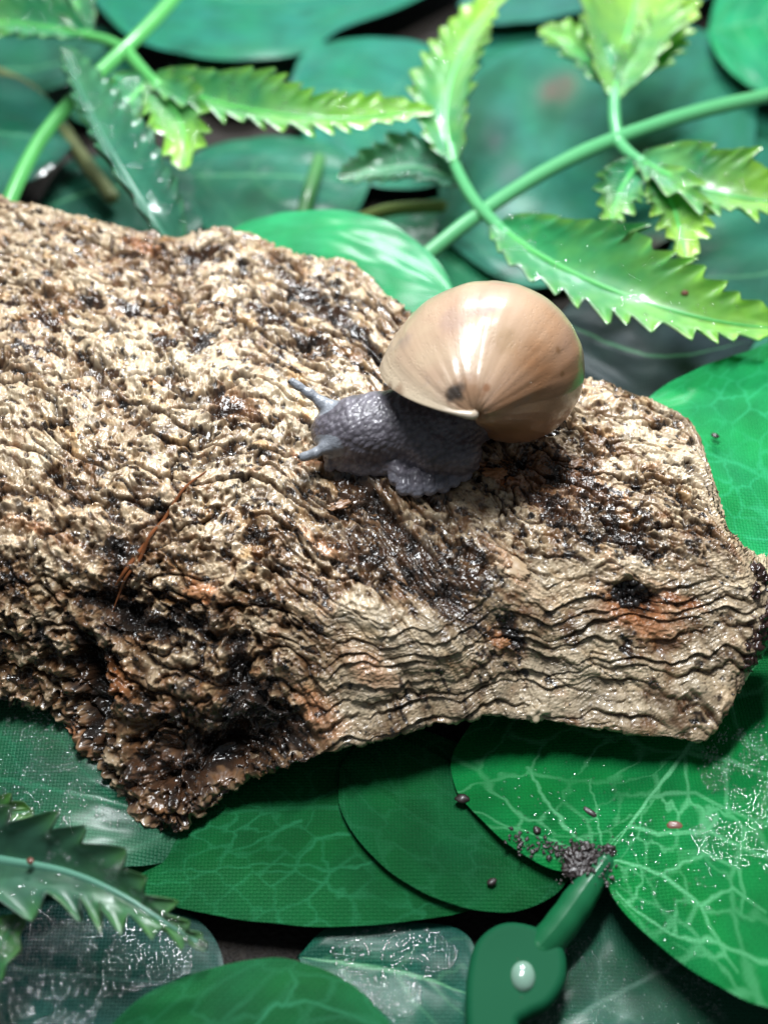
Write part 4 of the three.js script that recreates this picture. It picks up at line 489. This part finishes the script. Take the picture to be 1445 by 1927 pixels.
clothLeaf({ id: 'bg_h', seed: 28, res: 192, label: 'dark leaf in the shade between the left sprig and the wood', color: [.012, .11, .065], mid: [[60, 400, 3], [220, 350, 5], [420, 380, 3]], a: [[60, 400, 3], [140, 300, 4], [260, 290, 5], [360, 320, 4], [420, 380, 3]], b: [[60, 400, 3], [180, 470, 2], [320, 470, 2], [420, 380, 3]], group: BG, film: .3, coat: .15 });
clothLeaf({ id: 'bg_i', seed: 29, res: 256, label: 'dark leaf with a grey wet sheen just right of the shell', color: [.03, .055, .06], mid: [[1040, 600, 9], [1230, 670, 12], [1420, 640, 9]], a: [[1040, 600, 9], [1120, 540, 13], [1260, 530, 14], [1380, 570, 13], [1420, 640, 9]], b: [[1040, 600, 9], [1080, 700, 7], [1220, 780, 7], [1340, 760, 7], [1420, 640, 9]], group: BG, coat: .15, coatR: .4, rough: .5 });
clothLeaf({ id: 'bg_j', seed: 30, res: 192, label: 'deep green leaf at the right edge under the lowest serrated leaf', color: [.016, .15, .09], mid: [[1230, 520, 4], [1400, 520, 5], [1620, 480, 4]], a: [[1230, 520, 4], [1300, 420, 5], [1420, 380, 6], [1560, 380, 5], [1620, 480, 4]], b: [[1230, 520, 4], [1320, 620, 3], [1460, 660, 3], [1580, 620, 3], [1620, 480, 4]], group: BG, patches: [[1300, 470, 7, [.11, .07, .07], .5]], coat: .15 });
clothLeaf({ id: 'bg_k', seed: 31, res: 192, label: 'small dark leaf at the top left corner under the sprig', color: [.015, .13, .075], mid: [[-100, 120, 6], [60, 130, 7], [200, 90, 6]], a: [[-100, 120, 6], [0, 60, 7], [120, 30, 7], [200, 90, 6]], b: [[-100, 120, 6], [0, 180, 6], [110, 170, 6], [200, 90, 6]], group: BG, coat: .5 });
for (const id of Object.keys(allLeaves).filter((k) => k.startsWith('bg_'))) {}
const tubeLater = [[[[560, 440, 6], [582, 360, 9], [600, 300, 8]], [.06, .22, .06], 'blurred upright green stem between the background leaves'], [[[660, 420, 8], [730, 396, 10], [830, 388, 9]], [.2, .25, .05], 'yellowish stem low behind the bright green leaf']];
// --- petiole, vine node
const tubeAlong = (pts, radF, seg = 40, ring = 12) => { const c = crv(pts), g = new THREE.TubeGeometry(c, seg, 1, ring), p = g.attributes.position, q = V(); for (let i = 0; i <= seg; i++) { c.getPointAt(i / seg, q); const f0 = radF(i / seg); for (let j = 0; j <= ring; j++) { const f = f0 * (1 + (f0 < .0022 ? 0.09 : 0.03) * noise(i * 0.23, 3, 4.4) + (f0 < .002 ? 0.05 : 0) * Math.cos(j / ring * 6.2832 * 4)), o = i * (ring + 1) + j; p.setXYZ(o, q.x + (p.getX(o) - q.x) * f, q.y + (p.getY(o) - q.y) * f, q.z + (p.getZ(o) - q.z) * f); } } g.computeVertexNormals(); return g; };
const capped = (pts, radF, seg, ring) => { const g = tubeAlong(pts, radF, seg, ring), a = new THREE.SphereGeometry(radF(0) * 1.001, 12, 8), b = new THREE.SphereGeometry(radF(1) * 1.001, 12, 8); a.translate(...pts[0].toArray()); b.translate(...pts.at(-1).toArray()); return mergeGeometries([g, a, b]); };
const plastic = (c, o = {}) => new THREE.MeshPhysicalMaterial({ color: new THREE.Color(...c), roughness: 0.38, clearcoat: 0.4, clearcoatRoughness: 0.2, ...o });
{
  const base = P(960, 1930, 2), v = thing('vine_node', base); tag(v, 'green plastic leaf stalk ending in a plate with a pale round peg, at the bottom', 'stem');
  const g1 = plastic([.007, .115, .042], { roughness: .42, clearcoat: .3, specularIntensity: .6 });
  add('petiole', capped([[1136, 1626, 5], [1112, 1660, 5], [1082, 1704, 4.8], [1050, 1748, 4], [1018, 1786, 2.6]].map(Pp), (t) => lerp(.0021, .003, sstep(0, .5, t)) + .0002 * noise(t * 6, 2, 2), 30, 14), g1, v);
  const o0 = P(972, 1838, 3), out = [[898, 1990], [893, 1900], [897, 1835], [912, 1785], [950, 1758], [1000, 1764], [1040, 1790], [1046, 1840], [1022, 1882], [985, 1902], [958, 1925], [955, 1990]].map(([x, y]) => { const p = P(x, y, 3); return new THREE.Vector2(p.x - o0.x, -(p.z - o0.z)); });
  const ex = new THREE.ExtrudeGeometry(new THREE.Shape(new THREE.SplineCurve([...out, out[0]]).getPoints(90)), { depth: .0006, bevelEnabled: true, bevelThickness: .0016, bevelSize: .0016, bevelSegments: 7, curveSegments: 4 }); ex.rotateX(-Math.PI / 2);
  ex.translate(o0.x, o0.y, o0.z);
  add('stalk_plate', ex, plastic([.006, .085, .036], { roughness: .65, clearcoat: 0, specularIntensity: .2 }), v);
  const peg = lump(.0025, 3, .1, 3); peg.scale(.85, .6, 1.1); const pp = P(984, 1838, 5.0); peg.translate(pp.x, pp.y, pp.z); add('peg', peg, plastic([.2, .34, .26], { clearcoat: 1, clearcoatRoughness: .06, roughness: .25 }), v).userData.label = 'pale rounded peg like a drop on the stalk plate';
  { const r = rng(88), gs = []; for (let i = 0; i < 46; i++) { const a = 1.4 + 3.6 * r(), q = .0027 + .0011 * r(), g = lump(lerp(.15, .6, r() * r()) * MM, i, 1.4, 2, 1.7); g.translate(pp.x + Math.cos(a) * q * .9, pp.y - .0004, pp.z + Math.sin(a) * q * 1.15); gs.push(g); } add('dirt', mergeGeometries(gs), plastic([.05, .028, .014], { roughness: .6 }), v); const ring = new THREE.TorusGeometry(.0034, .0004, 8, 40); ring.rotateX(Math.PI / 2); ring.scale(.92, 1, 1.2); ring.translate(pp.x, pp.y - .0004, pp.z); add('rim', ring, plastic([.02, .15, .075]), v); }
}
for (const [pts, c, label] of tubeLater) tag(soloMesh('dry_stem', capped(pts.map(Pp), () => .0018, 20, 10), plastic(c, { roughness: .55 }), Pp(pts[0])), label, 'stem');
// --- serrated plastic leaves: blades along a midrib with forward-leaning teeth
function blade(o) {
  const C = crv(o.mid.map(Pp)), M = o.teeth * 8, N = 24, len = C.getLength(), seed = o.seed, roll = o.roll ?? 0, base = V(0, 0.75, 0).addScaledVector(CF, -0.55).normalize();
  const hs = (i, s) => 0.5 + 0.5 * noise(i * 1.7 + seed, s * 3.1, seed * 1.3);
  const prof = o.prof ?? ((t) => Math.pow(Math.sin(Math.PI * Math.pow(clamp(t * 0.97 + 0.015), 0.7)), 0.75));
  const frame = (t) => { const c = C.getPoint(t), T = C.getTangent(t), n = base.clone().applyAxisAngle(T, roll + (o.twist ?? 0) * (t - .5)), S = T.clone().cross(n).normalize(); return { c, T, S, n: S.clone().cross(T) }; };
  const f = (t, s) => { const { c, T, S, n } = frame(t), k = Math.abs(s), w = o.w * MM * prof(t) * (1 + 0.3 * noise(t * 4.2, Math.sign(s) * 2.2, seed + 4)) + 0.0002, ti = t * o.teeth + 0.5 * noise(t * o.teeth * 0.6, Math.sign(s) * 5.5, seed), i = Math.floor(ti), fr = ti - i, tri = Math.pow(1 - Math.abs(2 * fr - 1), 1.25), e = sstep(0.62, 1, k), amp = (o.amp ?? 2.2) * MM * (0.1 + 1.45 * hs(i, Math.sign(s))) * Math.sin(Math.PI * clamp(t * .85 + .12)) * (t > 0.985 ? 0.2 : 1);
    const lat = Math.sign(s) * (k * w * (k > .62 ? 1 : 1) + e * amp * (tri - 0.35)), along = e * amp * 1.1 * tri + k * k * w * 0.35 * (o.sweep ?? 1);
    const up = (o.curl ?? 0.5) * w * k * k + (o.fold ?? 0.25) * w * k + 0.00018 * Math.pow(Math.abs(Math.cos(Math.PI * (ti - k * 1.2))), 6) * k * (1 - e) + 0.0005 * noise(t * 6 + seed, s * 2, seed) - e * tri * (o.droop ?? 0.15) * amp;
    return c.addScaledVector(S, lat).addScaledVector(T, along).addScaledVector(n, up); };
  const c0 = o.c0 ?? [.05, .36, .15], c1 = o.c1 ?? [.38, .74, .1];
  const sh = sheet(M, N, f, 0.00045, (t, s, p) => { const ti = t * o.teeth, tri = 1 - Math.abs(2 * (ti - Math.floor(ti)) - 1), k = Math.abs(s), m = clamp((o.tip ?? 0.8) * sstep(0.25, 1, t) + 0.55 * sstep(.72, 1, k) * tri + 0.35 * fbm(p.x * 180, p.y * 180, p.z * 180, 2) + (o.lift ?? 0)), q = 1 + .15 * noise(p.x * 900, p.y * 900, p.z * 900); return c0.map((e, i) => lerp(e, c1[i], m) * q); });
  const rib = tubeAlong([0, .2, .4, .6, .8, .96].map((t) => { const { c, n } = frame(t); return c.addScaledVector(n, .0001); }), (t) => MM * lerp(o.rib ?? .75, .22, t), 30, 8);
  return { ...sh, rib };
}
const leafMat = (tr = 0.35, o = {}) => new THREE.MeshPhysicalMaterial({ vertexColors: true, roughness: 0.4, transmission: tr, thickness: 0, clearcoat: 0.5, clearcoatRoughness: 0.15, side: THREE.DoubleSide, ...o });
const sprigLeaves = [];
function serratedLeaf(parent, blades, mat, ribColor, label, name = 'leaf') {
  const bs = blades.map(blade), g = bs.length > 1 ? mergeGeometries(bs.map((b) => b.geo)) : bs[0].geo, m = add(name, g, mat, parent); if (label) m.userData.label = label;
  add('midrib', mergeGeometries(bs.map((b) => b.rib)), plastic(ribColor, { roughness: .35 }), m); sprigLeaves.push(...bs); return m;
}
{
  const stemPts = [[10, 400, 22], [30, 350, 25], [75, 265, 29], [140, 185, 32], [200, 125, 34], [240, 88, 35], [290, 38, 35], [350, -30, 34]], base = Pp(stemPts[0]), s = thing('plastic_sprig', base);
  tag(s, 'yellow green plastic sprig with serrated leaves at the upper left', 'artificial plant');
  add('stem', capped(stemPts.map(Pp), () => .0019, 60, 12), plastic([.1, .42, .11]), s);
  const R1 = [.13, .5, .12], mat = leafMat(.45);
  add('leaf_stalk', capped([[238, 95, 35], [262, 125, 35], [295, 160, 35]].map(Pp), () => .0016, 16, 10), plastic([.1, .42, .11]), s);
  add('leaf_stalk', capped([[236, 92, 35], [200, 76, 34.5], [160, 66, 34]].map(Pp), () => .0015, 16, 10), plastic([.1, .42, .11]), s);
  serratedLeaf(s, [{ mid: [[285, 150, 35], [400, 192, 36], [520, 214, 37], [650, 224, 37], [815, 208, 36]], w: 6.6, teeth: 15, amp: 3.8, seed: 1, lift: .15 }, { mid: [[285, 155, 34.5], [325, 200, 35], [345, 255, 35], [345, 318, 34]], w: 6.4, teeth: 7, amp: 3.6, seed: 2, lift: .2 }, { mid: [[285, 150, 34], [245, 190, 33], [222, 235, 32], [200, 290, 31]], w: 6.5, teeth: 6, amp: 3.2, seed: 3, tip: .2 }], mat, R1, 'long three-lobed serrated leaf, bright yellow green');
  serratedLeaf(s, [{ mid: [[165, 66, 34], [90, 52, 34], [0, 42, 34], [-120, 50, 33]], w: 8.4, teeth: 9, amp: 3.2, seed: 4, tip: .3 }, { mid: [[170, 66, 33.6], [150, 30, 34], [140, -10, 34], [120, -60, 34]], w: 5.5, teeth: 6, amp: 3, seed: 5, tip: .5 }], mat, R1);
  const s2 = thing('serrated_leaf', P(310, 455, 25)); tag(s2, 'narrow dark translucent serrated leaf dotted with drops behind the left of the wood', 'leaf');
  serratedLeaf(s2, [{ mid: [[330, 480, 24], [270, 385, 32], [210, 285, 36], [160, 190, 38], [122, 92, 39]], w: 7, teeth: 13, amp: 2.6, seed: 6, roll: .5, c0: [.05, .24, .15], c1: [.12, .38, .16], tip: .5, fold: .5 }], leafMat(.45, { clearcoat: .9, clearcoatRoughness: .08, roughness: .25 }), [.04, .16, .1], null, 'leaf_blade');
  const st = soloMesh('dry_stem', capped([[-60, 118, 13], [0, 142, 14], [55, 168, 14], [105, 225, 13], [150, 290, 11], [210, 370, 8]].map(Pp), () => .0021, 40, 10), plastic([.22, .25, .1], { roughness: .55 }), P(-60, 118, 13)); tag(st, 'dull olive yellow curved stem behind the left sprig', 'stem');
}
{
  const stemPts = [[790, 490, 20], [880, 418, 25], [1000, 338, 29], [1080, 295, 31], [1155, 262, 32], [1300, 214, 33], [1480, 172, 33]], base = Pp(stemPts[0]), s = thing('plastic_sprig', base);
  tag(s, 'bright green plastic sprig with serrated leaves at the upper right, above the shell', 'artificial plant');
  const sc = [.1, .4, .16]; add('stem', capped(stemPts.map(Pp), () => .0019, 60, 12), plastic(sc), s);
  const mat = leafMat(.45), R1 = [.12, .5, .14];
  for (const q of [[[935, 425, 27], [890, 375, 28], [858, 315, 30], [850, 280, 31]], [[1163, 268, 32], [1156, 225, 33], [1155, 175, 34]], [[1160, 262, 32], [1180, 285, 32], [1205, 305, 32]], [[905, 395, 27], [925, 415, 27], [950, 440, 27]]]) add('leaf_stalk', capped(q.map(Pp), () => .0015, 16, 10), plastic(sc), s);
  serratedLeaf(s, [{ mid: [[853, 305, 31], [838, 230, 33], [852, 140, 35], [890, 60, 36], [960, -30, 36]], w: 7, teeth: 12, amp: 3, seed: 11, c1: [.42, .74, .1], lift: .15, roll: -.2 }], mat, R1);
  serratedLeaf(s, [{ mid: [[1155, 185, 34], [1170, 100, 35], [1195, 10, 36], [1215, -80, 36]], w: 12, teeth: 9, amp: 3.4, seed: 12, c1: [.45, .75, .1], lift: .3 }, { mid: [[1155, 170, 33.6], [1110, 120, 34], [1070, 85, 34], [1022, 52, 34]], w: 5.5, teeth: 7, amp: 3.4, seed: 13, lift: .05 }, { mid: [[1160, 165, 33.4], [1210, 120, 34], [1250, 70, 34.5], [1310, 0, 35]], w: 5.6, teeth: 7, amp: 3.2, seed: 14, c1: [.45, .75, .1], lift: .3 }], mat, R1, 'upright serrated leaf of the sprig');
  serratedLeaf(s, [{ mid: [[1200, 300, 32], [1290, 345, 33], [1390, 372, 33], [1520, 385, 33]], w: 9, teeth: 10, amp: 3.2, seed: 15, c1: [.42, .74, .1], lift: .15 }, { mid: [[1225, 320, 31.6], [1262, 380, 32], [1278, 430, 32], [1292, 490, 32]], w: 6, teeth: 7, amp: 3.6, seed: 16, c1: [.45, .75, .1], lift: .3 }, { mid: [[1205, 305, 31.4], [1175, 345, 32], [1158, 380, 32], [1148, 425, 31]], w: 4.6, teeth: 6, amp: 3.2, seed: 17, lift: -.1 }], mat, R1);
  serratedLeaf(s, [{ mid: [[935, 425, 27], [1030, 490, 29], [1160, 550, 30], [1310, 597, 30], [1500, 625, 29]], w: 10, teeth: 14, amp: 3.4, seed: 18, c0: [.035, .36, .12], lift: 0, fold: .2 }], leafMat(.45, { clearcoat: .9, clearcoatRoughness: .08 }), R1, 'long wet serrated leaf above the shell');
  serratedLeaf(s, [{ mid: [[880, 350, 24], [800, 318, 25], [720, 318, 24], [640, 335, 23]], w: 6, teeth: 9, amp: 3, seed: 19, c0: [.09, .36, .22], c1: [.2, .5, .26] }], mat, [.12, .4, .2], 'dull serrated leaf low on the sprig');
}
{
  const s = thing('serrated_leaf', P(-60, 1600, 8)); tag(s, 'dull grey green serrated plastic leaf with a pale midrib at the lower left', 'leaf');
  serratedLeaf(s, [{ mid: [[-140, 1600, 11], [0, 1618, 15], [130, 1642, 16], [230, 1685, 16], [310, 1735, 15], [388, 1782, 13]], w: 6.6, teeth: 9, amp: 4.2, seed: 21, c0: [.035, .13, .075], c1: [.08, .26, .05], tip: .55, prof: (t) => (1 - sstep(.1, 1.02, t)) * .95 + .06, rib: 1.1, sweep: .6 }], leafMat(.25, { clearcoat: .3 }), [.13, .34, .24], null, 'leaf_blade');
  const q = thing('serrated_leaf', P(-80, 1860, 6)); tag(q, 'tip of a plain green plastic leaf pointing up at the bottom left edge', 'leaf');
  serratedLeaf(q, [{ mid: [[-120, 1900, 8], [-40, 1825, 11], [0, 1780, 12], [38, 1722, 12]], w: 3.6, teeth: 4, amp: 1.2, seed: 22, c0: [.03, .16, .06], c1: [.07, .26, .04] }], leafMat(.25), [.05, .22, .08], null, 'leaf_blade');
  const q2 = thing('serrated_leaf', P(-90, 1540, 6)); tag(q2, 'thin dark serrated leaf tip over the bluish leaf at the left edge', 'leaf');
  serratedLeaf(q2, [{ mid: [[-120, 1545, 12], [-30, 1535, 14], [62, 1528, 14]], w: 2.6, teeth: 4, amp: 1.6, seed: 23, c0: [.03, .15, .05], c1: [.08, .24, .03] }], leafMat(.25), [.05, .2, .07], null, 'leaf_blade');
}
// drops on the serrated leaves
{ const r = rng(41), ms = []; for (const b of sprigLeaves) { const n = b.top.length; for (let k = 0; k < 80; k++) { const q = Math.floor(r() * n), c = r() < 0.5 ? 5 : 1; for (let e = 0; e < c; e++) { const i = clamp(q + Math.floor((r() - .5) * 8) + (b.N + 1) * Math.floor((r() - .5) * 5), 0, n - 1), nn = b.nor[i].clone(); if (nn.dot(CF) > 0) nn.negate(); ms.push(orient(b.top[i].clone().addScaledVector(nn, .05 * MM), nn, lerp(.25, .85, r() * r()) * MM, .6)); } } }
  tag(instanced('water_drops', beadGeo, MIST, ms, ''), 'clear water drops on the serrated plastic leaves', 'water'); }
beadsOn(allLeaves.under_left, [[170, 1780, 170, 90, 1], [60, 1870, 120, 80, .8], [300, 1790, 60, 60, .4]], 0.62, 0.36, 51, 'dense tiny water beads on the dark leaf at the bottom left');
beadsOn(allLeaves.front_right, [[1430, 1430, 90, 70, 1], [1405, 1560, 110, 60, .9], [1350, 1430, 50, 60, .15], [1300, 1640, 160, 140, .006], [1050, 1510, 140, 80, .006]], 0.62, 0.33, 52, 'tiny water beads on the large veined leaf at the lower right');
beadsOn(allLeaves.left, [[165, 1440, 50, 40, .8], [245, 1525, 60, 32, 1], [80, 1370, 60, 40, .4], [90, 1480, 100, 90, .03]], 0.8, 0.34, 53, 'water beads along the edge of the bluish leaf beside the wood');
beadsOn(allLeaves.under_mid, [[740, 1790, 120, 50, .9], [700, 1860, 90, 60, .3]], 0.62, 0.34, 54, 'tiny water beads on the greyish leaf at the bottom centre');
beadsOn(allLeaves.under_right, [[1060, 1880, 120, 120, .4], [1200, 1880, 150, 80, .2]], 0.62, 0.22, 55, 'tiny water beads on the dull leaf under the veined leaf');
// soil
{
  const soil = new THREE.MeshPhysicalMaterial({ color: new THREE.Color(.022, .013, .012), roughness: .5, clearcoat: .35, clearcoatRoughness: .2 }), brown = new THREE.MeshPhysicalMaterial({ color: new THREE.Color(.13, .04, .02), roughness: .5, clearcoat: .4 });
  const r = rng(61), gs = [], gr = () => (r() + r() + r() - 1.5) * 1.2; for (let i = 0; i < 380; i++) { const tail = r() < 0.42, t = r(), x = tail ? lerp(955, 1080, Math.pow(t, .6)) + gr() * 14 : 1108 + gr() * 42, y = tail ? lerp(1583, 1612, t) + gr() * 16 : 1622 + gr() * 36 + 0.15 * (x - 1108), p = P(x, y, 6.1 + r() * (tail ? .5 : 1.6) * Math.exp(-(((x - 1108) / 60) ** 2))), g = lump(lerp(.14, .7, r() * r() * r()) * MM, i % 24, 1.5, 2, 1.7); g.scale(.6 + .9 * r(), .6, .6 + .9 * r()); g.rotateY(r() * 6); g.translate(p.x, p.y, p.z); gs.push(g); }
  const b0 = P(1100, 1620, 10); for (let i = 0; i < 9; i++) { const p = P(1108 + gr() * 30, 1624 + gr() * 22, 6.2), g = lump(1, i + 40, 1.1, 4, 2); g.scale(lerp(1, 2.2, r()) * MM, .7 * MM, lerp(1, 1.8, r()) * MM); g.rotateY(r() * 6); g.translate(p.x, p.y, p.z); gs.push(g); }
  tag(soloMesh('soil_clump', mergeGeometries(gs), soil, b0), 'dark wet soil clump at the base of the large veined leaf', 'soil');
  const one = (x, y, h, sx, sz, m, label, seed) => { const p = P(x, y, h), g = lump(1, seed, .5, 2); g.scale(sx * MM, .6 * Math.min(sx, sz) * MM, sz * MM); g.rotateY(seed); g.translate(p.x, p.y, p.z); tag(soloMesh('soil_crumb', g, m, p.clone()), label, 'soil'); };
  one(1272, 1555, 7.9, 2, 1.1, brown, 'reddish brown flake on the large veined leaf', 3); one(1110, 1528, 7, .6, 1.4, soil, 'upright dark crumb above the soil clump on the veined leaf', 4); one(1275, 1588, 8, .7, .6, brown, 'tiny brown crumb just below the reddish flake', 5); one(870, 1503, 5.6, 1.3, 1, soil, 'black crumb on the left edge of the veined leaf, below the wood', 6); one(925, 1660, 4.1, .9, .7, soil, 'dark crumb on the plain dark green leaf', 7); one(1010, 1562, 6.5, .8, .7, soil, 'small dark crumb left of the upright crumb', 8); one(1010, 1885, 2.4, 1.5, 1.6, brown, 'brown flake beside the socket at the bottom', 9); one(58, 1620, 18, .6, .6, brown, 'tiny brown crumb on the grey green serrated leaf', 10); one(1345, 820, 23, .9, .6, soil, 'dark crumb on the vivid green leaf at the right', 12); one(1288, 550, 33, .9, .9, brown, 'brown crumb on the long wet serrated leaf', 13);
}

// ---------------------------------------------------------------- the lamps over the terrarium
for (const L of LAMPS) {
  const t = thing(L.name, V(L.x, L.y, L.z)); t.lookAt(...L.aim); t.rotateZ(L.turn);
  tag(t, L.label, 'lamp');
  const m = Math.min(0.012, L.w * 0.5), body = new THREE.Mesh(new RoundedBoxGeometry(L.w + m, L.l + m, 0.014, 3, 0.003), new THREE.MeshStandardMaterial({ color: 0xd8d8d6, roughness: 0.5 })); body.name = 'housing'; body.position.z = -0.009; t.add(body);
  const d = new THREE.Mesh(new RoundedBoxGeometry(L.w, L.l, 0.002, 2, 0.0008), new THREE.MeshStandardMaterial({ color: 0xffffff, emissive: new THREE.Color(0.93, 0.97, 1), emissiveIntensity: 2 })); d.name = 'diffuser'; d.position.z = -0.0005; t.add(d);
  for (const q of [body, d]) q.castShadow = q.receiveShadow = true;
  const l = new THREE.RectAreaLight(new THREE.Color(0.94, 0.975, 1), L.power, L.w, L.l); l.name = 'lamp_light'; l.rotation.y = Math.PI; l.position.z = 0.0015; t.add(l);
}

renderer.render(scene, camera);
